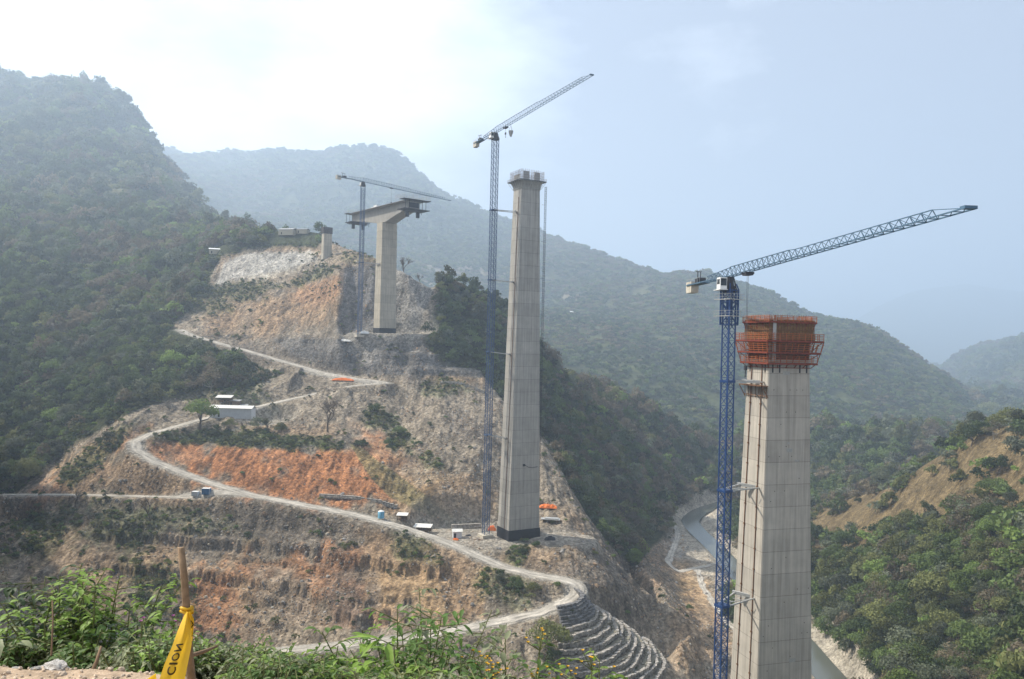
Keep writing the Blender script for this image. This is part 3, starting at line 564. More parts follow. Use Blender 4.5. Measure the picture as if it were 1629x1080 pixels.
def place_tree(x, y, z, size, k, v, label, group, rz=None, lift=.28, name=None):
    cme, tme = NEARC[(k, v)]
    e = empty(name or 'forest_tree', (x, y, z - size * .06), random.uniform(0, 6.28) if rz is None else rz, label, 'tree', group)
    c = bpy.data.objects.new('crown', cme); COL.objects.link(c); c.parent = e; c.location = (0, 0, size * lift); c.scale = (size, size, size)
    t = bpy.data.objects.new('trunk', tme); COL.objects.link(t); t.parent = e; t.scale = (size, size, size * lift / .28); return e
for q in ind:
    u = fx_[q] * F / fY_[q]; k = int(fk[q]); Yq = fY_[q]
    if u > 340:
        zone = 'on the lower slope of the near right hillside' if Yq < 330 else ('in the wood below the dry pasture, right hillside' if Yq < 470 else 'by the river behind the orange-topped pier')
    elif u < -300: zone = 'in the shaded ravine left of the switchback road'
    elif u < 60: zone = 'on the steep dark slope right of the far pier'
    else: zone = 'on the forested ridge above the river bank'
    place_tree(fx_[q] * S, fY_[q] * S, fz_[q] * S, sz[q] * 1.0, k, int(RNG.integers(0, 2)), '%s tree %s' % (LOOK[k], zone), '%s trees %s' % (LOOK[k], zone), lift=.16)
# woods on the far mountains
fp = []
for sh, sd, lo in ((MT, 5, 1100), (MR, 6, 2400), (ME, 7, 5900)):
    d_ = np.hypot(sh.X, sh.GY) * S; sp = np.clip(d_ * .0062, 9, 34); v = sh.z / sh.GY * F; run = np.maximum.accumulate(v, axis=0)
    m = (v > run - 6) & (np.abs(sh.GU) < 880) & (sh.z > -165)
    # nothing where the nearer land hides it
    tr = RUN[-1 if sh.GY.min() > 3000 else np.searchsorted(T.Y, 1100)]; m &= v > np.interp(sh.GU[0], T.U, tr)[None, :] - 8
    x_, Y_, s_ = seeds(sh, m * (fbm(sh.X / 90, sh.GY / 90, 3, 77) > -.22), sp, sd); z_ = sh.at(x_, Y_); fp.append((x_, Y_, z_, s_))
x_, Y_, z_, s_ = [np.concatenate(a) for a in zip(*fp)]; n = len(x_); print('far', n)
s_ = s_ * RNG.uniform(.8, 1.7, n); kf = kinds(x_ / 4, Y_ / 4, z_, RNG); kf = np.where(kf == 4, 1, kf)
rr = np.zeros((n, 3)); rr[:, 2] = RNG.uniform(0, 6.28, n); ss = np.stack([s_, s_, s_ * .9], 1)
FARM = [crown_mesh('far_wood', 250 + i, 110, .10, 7, .7, kn)[0] for i, kn in enumerate(KINDS_)]
scatter('mountain_forest', 'hazy forest covering the distant mountains', np.stack([x_ * S, Y_ * S, z_ * S - s_ * .1], 1), rr, ss, kf, protos('far_wood', FARM))
# ------------------------------------------------------------------ rubble and scrub on the cleared slopes
def rock_mesh(seed, mt, sub=1):
    g = random.Random(seed); bm = bmesh.new(); bmesh.ops.create_icosphere(bm, subdivisions=sub, radius=.5)
    ax = Vector((g.uniform(.7, 1.2), g.uniform(.6, 1), g.uniform(.45, .8)))
    for v in bm.verts:
        k = g.uniform(.72, 1.15); v.co = Vector((v.co.x * ax.x, v.co.y * ax.y, v.co.z * ax.z)) * k
    me = bpy.data.meshes.new('rock'); bm.to_mesh(me); bm.free(); me.materials.append(mt); return me
M_rock = mat('rubble_stone', base=(.30, .245, .185), rough=1, spec=.1, rnd=.35, noise=(2, .3)); M_rock2 = mat('grey_stone', base=(.25, .235, .215), rough=1, spec=.1, rnd=.45, noise=(2, .3)); M_rock3 = mat('pale_stone', base=(.40, .36, .29), rough=1, spec=.1, rnd=.25, noise=(2, .3))
M_rock4 = mat('orange_stone', base=(.32, .22, .14), rough=1, spec=.1, rnd=.4, noise=(2, .3))
rp = protos('rubble', [rock_mesh(i, (M_rock, M_rock2, M_rock4, M_rock3)[i % 4]) for i in range(12)])
dens = (site > .5) * (siteB > .6) * np.clip(.5 + 3.2 * fbm(X / 16, Yg / 26, 4, 501), .06, 2.2)
cut = inpoly(PX, PY, [(240,700),(560,705),(640,760),(700,800),(640,815),(420,790),(300,750)]); dens = dens * np.where(cut, .18, 1) * np.where(inpoly(PX, PY, CUTF) | inpoly(PX, PY, NE), .15, 1)
dens *= smooth(4.6, 7.0, dR) * smooth(3.0, 4.5, dB) * (1 - .75 * padm) * (T.z > -150.2) * (T.GY > 262) * np.where(k_ > .3, .4, 1)
chute = inpoly(PX, PY, [(640,650),(760,650),(790,780),(760,830),(700,790),(620,700)]) | inpoly(PX, PY, [(440,870),(560,880),(540,1010),(400,1010)]) | inpoly(PX, PY, [(560,845),(700,870),(760,900),(700,930),(600,890)]); dens *= np.where(chute, 1.8, 1)
x_, Y_, s_ = seeds(T, dens, np.full(T.z.shape, 1.75), 21); z_ = T.at(x_, Y_); ok = shown(x_, Y_, z_, 1.0, 1.0); x_, Y_, z_ = x_[ok], Y_[ok], z_[ok]; n = len(x_); print('rocks', n)
s_ = np.clip(RNG.lognormal(-.48, .48, n), .35, 3.0); rr = RNG.uniform(0, 6.28, (n, 3)); i_ = np.where(RNG.random(n) < .08, 3, RNG.integers(0, 3, n)) + 4 * RNG.integers(0, 3, n)
scatter('rubble', 'loose broken rock strewn over the cut slopes', np.stack([x_ * S, Y_ * S, z_ * S + .02], 1), rr, np.stack([s_] * 3, 1) * RNG.uniform(.7, 1.3, (n, 3)), i_, rp)
# scrub
SP = [crown_mesh('scrub', 350 + i, 150, .085, 6, .62, kn)[0] for i, kn in enumerate(('green', 'green', 'olive', 'grey', 'olive', 'dark'))]
gm = np.zeros_like(X)
for (cx_, cy_, rx, ry, an, col, st) in BR:
    if col is not grn: continue
    a = R(an); dx = PX - cx_; dy = PY - cy_; e = np.hypot((dx * math.cos(a) + dy * math.sin(a)) / rx, (-dx * math.sin(a) + dy * math.cos(a)) / ry)
    gm = np.maximum(gm, np.clip(1.25 - e + 1.6 * nz + 1.0 * nz2, 0, .55) / .55 * st)
gm = np.clip(gm - .15, 0, 1) * 1.4 * (T.GY < 900) * smooth(5.5, 7, dR) + .10 * (fbm(X / 8, Yg / 8, 3, 520) > .14) * (site > .5) * smooth(5.5, 8, dR) * (np.abs(T.GY) > 262)
edge = (siteB > .02) & (siteB < .6) & (T.GY < 800) & (T.z > -144); gm = np.where(edge, np.maximum(gm, .5), gm) * (1 - padm) * (T.GY > 262) * (T.z > -149)
x_, Y_, s_ = seeds(T, gm, np.full(T.z.shape, 1.7), 22); z_ = T.at(x_, Y_); ok = shown(x_, Y_, z_, 2.0, 1.0); x_, Y_, z_ = x_[ok], Y_[ok], z_[ok]; n = len(x_); print('scrub', n)
s_ = RNG.uniform(1.0, 3.2, n) * np.where(RNG.random(n) < .1, 1.5, 1); rr = np.zeros((n, 3)); rr[:, 2] = RNG.uniform(0, 6.28, n)
scatter('scrub', 'low green scrub growing in patches on the bare slopes', np.stack([x_ * S, Y_ * S, z_ * S - .05], 1), rr, np.stack([s_] * 3, 1), RNG.integers(0, 6, n), protos('scrub', SP))
# ------------------------------------------------------------------ roads and water
def ribbon(pd, hw, name, mt, lift, label, z=None, jitter=.35):
    mb = MB(); n = len(pd); pr = pd[:, :2] * S; d = np.gradient(pr, axis=0); d /= np.linalg.norm(d, axis=1)[:, None] + 1e-9; nn = np.stack([-d[:, 1], d[:, 0]], 1); W_ = 14 if z is None else 6; cols = []
    for i in range(n):
        wl_, wr_ = [hw + 1.5 * jitter * (vnoise(np.array([i * .21]), np.array([3.3 + q_]), 5)[0] + .5 * vnoise(np.array([i * .8]), np.array([8.3 + q_]), 5)[0] - .75) * 2 for q_ in (0, 9)]
        for k in range(W_ + 1):
            t = (k / W_ * 2 - 1); w_ = wl_ if t < 0 else wr_; q = pr[i] + nn[i] * w_ * t; zz = (T.at(q[0] / S, q[1] / S)[0] * S) if z is None else z
            mb.v.append((q[0], q[1], zz + (lift + (.10 * math.exp(-((abs(t) - .84) / .08) ** 2) - (.35 if abs(t) == 1 else 0)) if z is None else 0)))
            if z is None: sh = 1 + .16 * math.exp(-((abs(t) - .36) / .13) ** 2) - .13 * math.exp(-(t / .13) ** 2) + .55 * (vnoise(np.array([i * .31]), np.array([k * .55]), 6)[0] - .5) - (.28 if abs(t) > .9 else 0) - (.12 if abs(t) > .75 else 0); cols.append((.39 * sh, .355 * sh, .30 * sh, 1))
    for i in range(n - 1):
        for k in range(W_): a = i * (W_ + 1) + k; mb.f.append((a, a + W_ + 1, a + W_ + 2, a + 1))
    o = mb.build(name, mt, smooth_=True); tag(o, label, kind='structure')
    if cols: at = o.data.color_attributes.new('soil', 'FLOAT_COLOR', 'POINT'); at.data.foreach_set('color', np.array(cols, np.float32).ravel())
    return o
M_road = mat('gravel_road', attr='soil', rough=1, spec=.05, noise=[(.25, .28), (1.6, .28)], bump=(3, .05))
ribbon(ROADd, 2.7, 'dirt_road', M_road, .16, 'pale gravel haul road winding down the hillside'); ribbon(BENCHd, 1.5, 'bench_road', M_road, .14, 'narrow dirt track along the cliff top', jitter=.3)
M_water = mat('river_water', base=(.10, .105, .085), rough=.16, spec=.5, bump=(.5, .05)); ribbon(RIVd, 7.5 * S, 'river', M_water, 0, 'shallow river in the valley floor', z=-151.0 * S, jitter=0)
ribbon(TRACKd, 1.9, 'river_track', M_road, .2, 'pale dirt track crossing the flats beside the river', jitter=.5); ribbon(TRACK2d, 1.7, 'lower_track', M_road, .2, 'dirt track running towards the viewer on the river flats', jitter=.5)
# ------------------------------------------------------------------ cranes
M_blue = mat('crane_blue_paint', base=(.018, .055, .165), rough=.45, spec=.4, noise=(1.5, .25)); M_blue2 = mat('faded_blue_paint', base=(.06, .12, .18), rough=.5, spec=.4, noise=(1.5, .2)); M_blue3 = mat('crane_blue_grey_paint', base=(.035, .075, .16), rough=.5, spec=.4, noise=(1.5, .2))
M_cw = mat('counterweight_concrete', base=(.52, .47, .38), rough=.9, noise=(2, .2)); M_white = mat('white_paint', base=(.75, .75, .72), rough=.5, noise=(1, .1)); M_dark = mat('dark_steel', base=(.05, .05, .055), rough=.5, metal=.3)
M_galv = mat('galvanised_steel', base=(.42, .42, .40), rough=.55, metal=.3, noise=(2, .2)); M_glass = mat('cab_glass', base=(.03, .04, .05), rough=.1, spec=.6)
M_rope = mat('steel_rope', base=(.10, .10, .10), rough=.7)
def lattice_mast(h, s, panel, leg, br, X=False):
    mb = MB(); c = [(-s / 2, -s / 2), (s / 2, -s / 2), (s / 2, s / 2), (-s / 2, s / 2)]
    for x, y in c: mb.bar((x, y, 0), (x, y, h), leg)
    n = int(h / panel)
    for i in range(n + 1):
        z0 = i * panel; z1 = min(z0 + panel, h)
        for k in range(4):
            a, b = c[k], c[(k + 1) % 4]; mb.bar((a[0], a[1], z0), (b[0], b[1], z0), br)
            if z1 - z0 > panel * .5:
                p, q = (a, b) if (i + k) % 2 else (b, a); mb.bar((p[0], p[1], z0), (q[0], q[1], z1), br)
                if X: mb.bar((q[0], q[1], z0), (p[0], p[1], z1), br)
    return mb
def crane(label, base, ztop, fwd, Lj, Lc, s, panel, leg, br, colm, colj, hts, rz, cage=None, ties=(), hook=None, cabside=1, crank=1, rise=0.0):
    e = empty('tower_crane', base, 0, label, 'crane'); H = ztop - base.z; f = Vector((fwd[0], fwd[1], 0)).normalized(); side = Vector((-f.y, f.x, 0)); up = Vector((0, 0, 1))
    Mz = Matrix.Rotation(rz, 4, 'Z')
    m = lattice_mast(H - 3.0, s, panel, leg, br, True); m.v = [tuple(Mz @ Vector(v)) for v in m.v]; m.build('mast', colm, e)
    b = MB().box((0, 0, .4), (s * 2.2, s * 2.2, 1.6), rz); b.build('base_block', M_cw, e)
    sl_ = MB(); sl_.box((0, 0, H - 2.7), (s * 1.15, s * 1.15, .5), rz); sl_.tube([(0, 0, H - 2.4), (0, 0, H - 1.7)], [s * .62, s * .62], 12); sl_.tube([(0, 0, H - 1.7), (0, 0, H - .05)], [s * .5, s * .38], 8)
    for k in range(4): a = rz + math.pi / 4 + k * math.pi / 2; q = s * .78; sl_.bar((q * math.cos(a), q * math.sin(a), H - 2.6), (q * .5 * math.cos(a), q * .5 * math.sin(a), H - .1), .18)
    sl_.build('slewing_unit', M_dark, e)
    # jib: two bottom chords and one top chord
    w_ = 1.25 if s > 1.9 else 1.2; O = Vector((0, 0, H)); jb = MB(); pn = 2.05; n = int(Lj / pn)
    def hj(t):
        if t < hts[3]: return hts[0] + (hts[1] - hts[0]) * t / hts[3]
        return hts[1] * .9 + (hts[2] - hts[1] * .9) * (t - hts[3]) / (1 - hts[3])
    def pt(i, k, n_=n, L_=Lj, d=1): t = i / n_; q = O + f * (d * t * L_) + up * (rise * t); return q + side * (w_ / 2 * (1 if k == 0 else -1)) if k < 2 else q + up * hj(t)
    for k in (0, 1): jb.bar(pt(0, k), pt(n, k), .13)
    jb.bar(pt(0, 2), pt(int(n * hts[3]), 2), .14); jb.bar(pt(int(n * hts[3]) + 1, 2), pt(n - 3, 2), .11); jb.bar(pt(n - 3, 2), O + f * Lj + up * rise, .08); jb.bar(pt(int(n * hts[3]), 2), pt(int(n * hts[3]) + 1, 2), .12)
    for i in range(n):
        if i < n - 2: 
            for k in (0, 1): jb.bar(pt(i, k), pt(i, 2), .075)
            if i < n - 3:
                for k in (0, 1): jb.bar(pt(i + 1, k), pt(i, 2), .06)
        jb.bar(pt(i, 0), pt(i + 1, 1), .07); jb.bar(pt(i, 0), pt(i, 1), .09)
    jb.box(O + f * (Lj - .4) + up * (.1 + rise), (.8, 1.3, .3), math.atan2(f.y, f.x)); jb.build('jib', colj, e)
    # counter jib with walkway
    cj = MB(); n2 = int(Lc / 2.0); hc = hts[0] * .95
    def pc(i, k): t = i / n2; q = O - f * (t * Lc); return q + side * (.75 * (1 if k == 0 else -1)) if k < 2 else q + up * (hc * (1 - t * .75))
    for k in (0, 1): cj.bar(pc(0, k), pc(n2, k), .22)
    nl = int(n2 * .62); cj.bar(pc(0, 2), pc(nl, 2), .12)
    for i in range(nl):
        for k in (0, 1): cj.bar(pc(i, k), pc(i, 2), .07); cj.bar(pc(i, k), pc(i + 1, 2), .06)
    for i in range(n2): cj.bar(pc(i, 0), pc(i, 1), .1)
    ja = math.atan2(f.y, f.x); cj.box(O - f * (Lc * .80) - up * .12, (Lc * .40, 2.0, .16), ja); cj.build('counter_jib', colj, e)
    wk = MB()
    for k in (-1, 1):
        a0, a1 = O - f * (Lc * .62) + side * k, O - f * Lc + side * k; wk.bar(a0 + up, a1 + up, .05)
        for t in range(7): q = a0.lerp(a1, t / 6); wk.bar(q, q + up, .04)
    wk.build('railing', M_galv, e)
    for t in (.90, .955, 1.0): MB().box(O - f * (Lc * t) - up * .55, (Lc * .048, 1.6, 2.3), ja).build('counterweight', M_cw, e)
    wn = MB().box(O - f * (Lc * .74) + up * .5, (2.0, 1.4, .9), ja); wn.tube([O - f * (Lc * .70) + side * .8 + up * .6, O - f * (Lc * .70) - side * .8 + up * .6], [.55, .55], 12)
    g0 = O - f * (Lc * .80); wn.bar(g0, g0 + up * 2.6, .16); wn.bar(g0 + up * 2.6 - f * 1.0, g0 + up * 2.3 + f * 2.2, .16); wn.bar(g0 + f * 1.6, g0 + f * 1.8 + up * 2.3, .12); wn.build('winch', M_dark, e)
    cb = MB(); cc = O + side * (cabside * (s * .55 + .75)) - up * 1.3 + f * .4; cb.box(cc, (1.9, 1.25, 2.1), ja); cb.box(cc - up * 1.15 - f * .6, (3.4, 1.5, .12), ja); cab = cb.build('cab', M_white, e)
    gl_ = MB(); gl_.box(cc + f * .97 + up * .2, (.06, 1.05, 1.3), ja); gl_.box(cc + side * (cabside * .635) + up * .3, (1.3, .06, .9), ja); gl_.build('window', M_glass, cab)
    tr = MB(); tp = O + f * (Lj * (hook[0] if hook else .2)) - up * .3; tr.box(tp, (2.0, 1.2, .35), ja)
    for a in (-.8, .8): tr.box(tp + f * a + up * .2, (.35, 1.5, .35), ja)
    tr.build('trolley', M_dark, e)
    rp_ = MB(); dl = hook[1] if hook else 7.0
    for k in (-.3, .3): rp_.bar(tp + f * k, tp + f * k * .5 - up * dl, .045)
    rp_.build('hoist_rope', M_rope, e)
    hk = MB(); q = tp - up * dl; hk.box(q, (.7, .35, .8), ja); hk.bar(q - up * .4, q - up * 1.1, .12); hk.tube([q - up * 1.1, q - up * 1.45 + f * .2, q - up * 1.6 - f * .15, q - up * 1.3 - f * .3], [.08, .09, .08, .04], 6); hk.build('hook_block', M_dark, e)
    if cage:
        zc0, zc1, cs = cage; cg = lattice_mast(zc1 - zc0, cs, 2.1, .26, .12, False); cg.v = [tuple(Mz @ Vector((v[0], v[1], v[2] + zc0))) for v in cg.v]
        for k in range(4):
            a, b = [(-1, -1), (1, -1), (1, 1), (-1, 1)][k], [(-1, -1), (1, -1), (1, 1), (-1, 1)][(k + 1) % 4]
            for off in (.32, .68): x = (a[0] * (1 - off) + b[0] * off) * cs / 2; y = (a[1] * (1 - off) + b[1] * off) * cs / 2; cg.bar(Mz @ Vector((x, y, zc0)), Mz @ Vector((x, y, zc1)), .12)
            cg.bar(Mz @ Vector((a[0] * cs / 2, a[1] * cs / 2, zc1)), Mz @ Vector((a[0] * s / 2, a[1] * s / 2, zc1 + 1.0)), .22)
        cg.box((0, 0, zc0 + 3.2), (s * .5, s * .5, 3.0), rz); cgo = cg.build('climbing_cage', colm, e)
        for zz in (zc0 + 1.6, zc1 - 1.9):
            p_ = MB(); W2 = cs / 2 + .8
            for k in range(4):
                a, b = [(-1, -1), (1, -1), (1, 1), (-1, 1)][k], [(-1, -1), (1, -1), (1, 1), (-1, 1)][(k + 1) % 4]; A = Mz @ Vector((a[0] * W2, a[1] * W2, zz)); B = Mz @ Vector((b[0] * W2, b[1] * W2, zz)); p_.bar(A, B, .14); p_.bar(A + up * 1.0, B + up * 1.0, .05); p_.bar(A + up * .5, B + up * .5, .04)
                for t in range(4): q = A.lerp(B, t / 4); p_.bar(q, q + up, .04)
            p_.build('walkway', M_galv, cgo)
    for (zt, tgt, wd) in ties:
        t_ = MB(); zl = zt - base.z; tg = Vector(tgt) - base; A = Vector((0, 0, zl)); d = (tg - A); sd = Vector((-d.y, d.x, 0)).normalized()
        for k in (-1, 1): t_.bar(A + sd * (k * s * .55), tg + sd * (k * wd), .22)
        t_.bar(A + sd * (s * .55), tg - sd * wd, .12)
        for k in range(1, 5): q = A.lerp(tg, k / 5); t_.bar(q + sd * (s * .5), q - sd * (s * .5), .1)
        t_.box(tg, (.5, wd * 2 + 1.0, .6), math.atan2(d.y, d.x)); tb = t_.build('tie_beam', M_galv, e)
        c_ = MB(); c_.box(A, (s * 1.25, s * 1.25, .45), rz); c_.build('collar', colm, tb)
    return e
# ------------------------------------------------------------------ concrete piers
def concrete(name, base, lift, wp, rot=0.0):
    """board-marked concrete: pour joints every `lift` m, faint board lines, stains"""
    m = bpy.data.materials.new(name); m.use_nodes = True; t = m.node_tree; b = t.nodes['Principled BSDF']; b.inputs['Roughness'].default_value = .9; b.inputs['Specular IOR Level'].default_value = .15
    L_ = t.links.new; tc_ = N(t, 'ShaderNodeTexCoord'); sp = N(t, 'ShaderNodeSeparateXYZ'); L_(tc_.outputs['Object'], sp.inputs[0])
    def M_(op, a, b_=None, c_=None):
        n = N(t, 'ShaderNodeMath', operation=op)
        for i, v in enumerate((a, b_, c_)):
            if v is None: continue
            if isinstance(v, (int, float)): n.inputs[i].default_value = v
            else: L_(v, n.inputs[i])
        return n.outputs[0]
    zz = M_('DIVIDE', sp.outputs[2], lift); fr = M_('FRACT', zz); idn = M_('FLOOR', zz)
    line = M_('LESS_THAN', M_('ABSOLUTE', M_('SUBTRACT', fr, .5)), .488); line = M_('MULTIPLY_ADD', line, .38, .62)        # dark joint
    wn = N(t, 'ShaderNodeTexWhiteNoise', noise_dimensions='1D'); L_(idn, wn.inputs['W']); pan = M_('MULTIPLY_ADD', wn.outputs[0], .15, .925)
    ho = M_('ADD', M_('MULTIPLY', sp.outputs[0], 1.0), M_('MULTIPLY', sp.outputs[1], 1.0)); vb = M_('FRACT', M_('DIVIDE', ho, wp)); vl = M_('MULTIPLY_ADD', M_('LESS_THAN', vb, .975), .10, .90)
    n1_ = N(t, 'ShaderNodeTexNoise', ins={'Scale': .35, 'Detail': 6.0, 'Roughness': .6}); L_(tc_.outputs['Object'], n1_.inputs['Vector']); s1 = M_('MULTIPLY_ADD', n1_.outputs[0], .5, .75)
    mp_ = N(t, 'ShaderNodeMapping', ins={3: (2.2, 2.2, .07)}); L_(tc_.outputs['Object'], mp_.inputs[0]); n2_ = N(t, 'ShaderNodeTexNoise', ins={'Scale': .8, 'Detail': 5.0, 'Roughness': .6}); L_(mp_.outputs[0], n2_.inputs['Vector'])
    r2 = N(t, 'ShaderNodeMapRange', ins={1: .35, 2: .7, 3: 1.1, 4: .74}); L_(n2_.outputs[0], r2.inputs[0])
    tot = M_('MULTIPLY', M_('MULTIPLY', line, pan), M_('MULTIPLY', M_('MULTIPLY', vl, s1), r2.outputs[0]))
    sc = N(t, 'ShaderNodeVectorMath', operation='SCALE'); c = N(t, 'ShaderNodeRGB'); c.outputs[0].default_value = (*base, 1); L_(c.outputs[0], sc.inputs[0]); L_(tot, sc.inputs['Scale']); L_(sc.outputs[0], b.inputs['Base Color'])
    bp = N(t, 'ShaderNodeBump', ins={'Strength': .5, 'Distance': .06}); L_(tot, bp.inputs['Height']); L_(bp.outputs[0], b.inputs['Normal']); return m
M_con = concrete('pier_concrete', (.44, .40, .34), 4.2, 1.2); M_con2 = concrete('tall_pier_concrete', (.39, .37, .33), 5.0, 2.4); M_con3 = concrete('warm_concrete', (.47, .42, .33), 5.0, 2.2); M_dk = concrete('girder_concrete', (.40, .37, .32), 40, 3.4)
M_tar = mat('black_waterproofing', base=(.022, .022, .025), rough=.7, noise=(1, .4)); M_rust = mat('rusty_steel', base=(.16, .08, .04), rough=.9, noise=(3, .4)); M_rebar = mat('rebar', base=(.20, .13, .10), rough=.9)
def shaft(h, wt, dt, wb, db, ch=.25, rings=40):
    """tapering rectangular shaft, origin at the bottom; w across the front face, d deep"""
    mb = MB()
    for i in range(rings + 1):
        t = i / rings; w_ = (wb + (wt - wb) * t) / 2; d_ = (db + (dt - db) * t) / 2; z = h * t
        for (x, y) in ((-w_ + ch, -d_), (w_ - ch, -d_), (w_, -d_ + ch), (w_, d_ - ch), (w_ - ch, d_), (-w_ + ch, d_), (-w_, d_ - ch), (-w_, -d_ + ch)): mb.v.append((x, y, z))
    for i in range(rings):
        for k in range(8): a = i * 8 + k; b = i * 8 + (k + 1) % 8; mb.f.append((a, b, b + 8, a + 8))
    mb.f.append(tuple(range(8))[::-1]); mb.f.append(tuple(rings * 8 + k for k in range(8))); return mb
def ring_pts(w_, d_, o): return [(-w_ / 2 - o, -d_ / 2 - o), (w_ / 2 + o, -d_ / 2 - o), (w_ / 2 + o, d_ / 2 + o), (-w_ / 2 - o, d_ / 2 + o)]
def ring_bar(mb, w_, d_, o, z, th):
    p = ring_pts(w_, d_, o)
    for k in range(4): mb.bar((*p[k], z), (*p[(k + 1) % 4], z), th)
def ring_posts(mb, w_, d_, o, z0, z1, th, sp_, o2=None):
    p = ring_pts(w_, d_, o); p2 = ring_pts(w_, d_, o if o2 is None else o2)
    for k in range(4):
        a, b = Vector(p[k]), Vector(p[(k + 1) % 4]); a2, b2 = Vector(p2[k]), Vector(p2[(k + 1) % 4]); n = max(2, int((b - a).length / sp_))
        for i in range(n): q = a.lerp(b, i / n); q2 = a2.lerp(b2, i / n); mb.bar((q.x, q.y, z0), (q2.x, q2.y, z1), th)
def ring_deck(mb, w_, d_, o, z, th, inner=.15):
    a = inner
    for k, (cx_, cy_, lx, ly) in enumerate(((0, -(d_ / 2 + (o + a) / 2), w_ + 2 * o, o - a), (0, d_ / 2 + (o + a) / 2, w_ + 2 * o, o - a), (-(w_ / 2 + (o + a) / 2), 0, o - a, d_ + 2 * a), ((w_ / 2 + (o + a) / 2), 0, o - a, d_ + 2 * a))): mb.box((cx_, cy_, z), (lx, ly, th))
# --- right pier, under climbing formwork
d1 = Vector((.28, -.96)).normalized(); rz1 = math.atan2(d1.y, d1.x) + math.pi / 2
t1 = P(1238, 577, 190); zb1 = -122 * S
p1 = Vector((t1.x, t1.y, zb1)); h1 = t1.z - zb1 + 7.0
pier1 = empty('bridge_pier', p1, rz1, 'thick grey concrete bridge pier whose top is wrapped in orange formwork', 'pier')
hh = t1.z - zb1; wt1, dt1 = 8.9, 7.1; wb1, db1 = wt1 + 3.1 * (hh / 62), dt1 + 2.0 * (hh / 62)
shaft(h1, wt1 - .15, dt1 - .1, wb1, db1, .18).build('shaft', M_con, pier1)
def face_x(z, wt, wb, h): return (wb + (wt - wb) * z / h) / 2
for off in (-.22, .24):      # rusty conduits running down the lit side
    c_ = MB()
    for i in range(24):
        za, zb_ = hh * i / 24, hh * (i + 1) / 24; xa, xb = face_x(za, wt1, wb1, h1) + .06, face_x(zb_, wt1, wb1, h1) + .06; ya, yb = (db1 + (dt1 - db1) * za / h1) * off, (db1 + (dt1 - db1) * zb_ / h1) * off
        c_.bar((-xa, ya, za), (-xb, yb, zb_), .13)
        c_.box((-xa, ya, za), (.25, .4, .25))
    c_.build('conduit', M_rust, pier1)
zq = P(1200, 612, 190).z - zb1; br_ = MB(); xq = face_x(zq, wt1, wb1, h1); br_.box((-xq - .75, 0, zq), (1.3, dt1 + .8, .18)); br_.bar((-xq - 1.35, -dt1 / 2 - .3, zq), (-xq - .05, -dt1 / 2 - .3, zq - 2.2), .14); br_.bar((-xq - 1.35, dt1 / 2 + .3, zq), (-xq - .05, dt1 / 2 + .3, zq - 2.2), .14)
for k in range(7): y_ = -dt1 / 2 + k * dt1 / 6; br_.bar((-xq - .25, y_, zq), (-xq - .2, y_, zq - 2.4), .09)
br_.bar((-xq - .25, -dt1 / 2, zq - 1.9), (-xq - .25, dt1 / 2, zq - 1.9), .12); br_.build('bracket_platform', M_rust, pier1)
for i in range(6):
    x_ = (-.42, -.25, .25, .42)[i % 4] * wt1 if i < 4 else 0
    if i < 4: MB().box((x_, -(dt1 / 2 + .11), hh - .9), (.28, .12, 1.8)).build('anchor_strip', M_dark, pier1)
for yy in (-.35, .35): MB().box((-(wt1 / 2 + .12), yy * dt1, hh - .9), (.12, .28, 1.8)).build('anchor_strip', M_dark, pier1)
def tie_holes(parent, h, wt, dt, wb, db, seed, m, n, lift):
    r = random.Random(seed); b_ = MB()
    for i in range(n):
        z = lift * r.randint(1, int(h / lift) - 1) + r.choice((-1.2, 1.1)); w_ = wb + (wt - wb) * z / h; d_ = db + (dt - db) * z / h; x = r.uniform(-.44, .44) * w_; b_.box((x, -d_ / 2 - .005, z), (.16, .05, .16))
    b_.build('tie_holes', m, parent)
    for i in range(9):
        z = r.uniform(.1, .92) * h; w_ = wb + (wt - wb) * z / h; d_ = db + (dt - db) * z / h; x = r.uniform(-.4, .4) * w_; b_ = MB().box((x, -d_ / 2 - .012, z), (r.uniform(.5, 1.6), .03, r.uniform(.3, .9))); b_.build('mortar_patch', M_patch, parent)
M_patch = mat('mortar_patch', base=(.36, .35, .32), rough=.95, noise=(2, .2)); M_hole = mat('tie_hole', base=(.09, .085, .08), rough=1)
tie_holes(pier1, h1, wt1 - .15, dt1 - .1, wb1, db1, 4, M_hole, 46, 4.2)
M_or = mat('formwork_red_orange', base=(.19, .042, .02), rough=.6, noise=(2, .3)); M_or2 = mat('railing_orange', base=(.36, .11, .035), rough=.6, noise=(2, .25)); M_ply = mat('formwork_plywood', base=(.20, .115, .045), rough=.8, noise=(1.2, .45)); M_net = mat('dark_mesh_panel', base=(.10, .055, .035), rough=.9, noise=(1, .4))
fw = empty('climbing_formwork', (t1.x, t1.y, t1.z), rz1, 'orange steel climbing formwork with railed platforms around the thick pier top', 'formwork')
W1, D1 = wt1, dt1
for z_, o_, rail in ((0.05, 1.0, 1.35), (2.1, 1.4, 1.6), (4.3, 1.75, 1.35), (7.9, .8, 1.1)):
    dk = MB(); ring_deck(dk, W1, D1, o_, z_, .16, .2); ring_bar(dk, W1, D1, o_ + .02, z_ - .17, .22)
    ring_posts(dk, W1, D1, .3, z_ - .3, z_ - .25, .14, 1.2, o_); dko = dk.build('platform', M_or, fw)
    rl = MB()
    lean = .35 if z_ == 2.1 else 0
    for k in range(1, 5): ring_bar(rl, W1, D1, o_ + lean * k / 4, z_ + rail * k / 4, .085)
    ring_posts(rl, W1, D1, o_, z_, z_ + rail + .05, .10, 1.25, o_ + lean); rl.build('railing', M_or2, dko)
bk = MB()
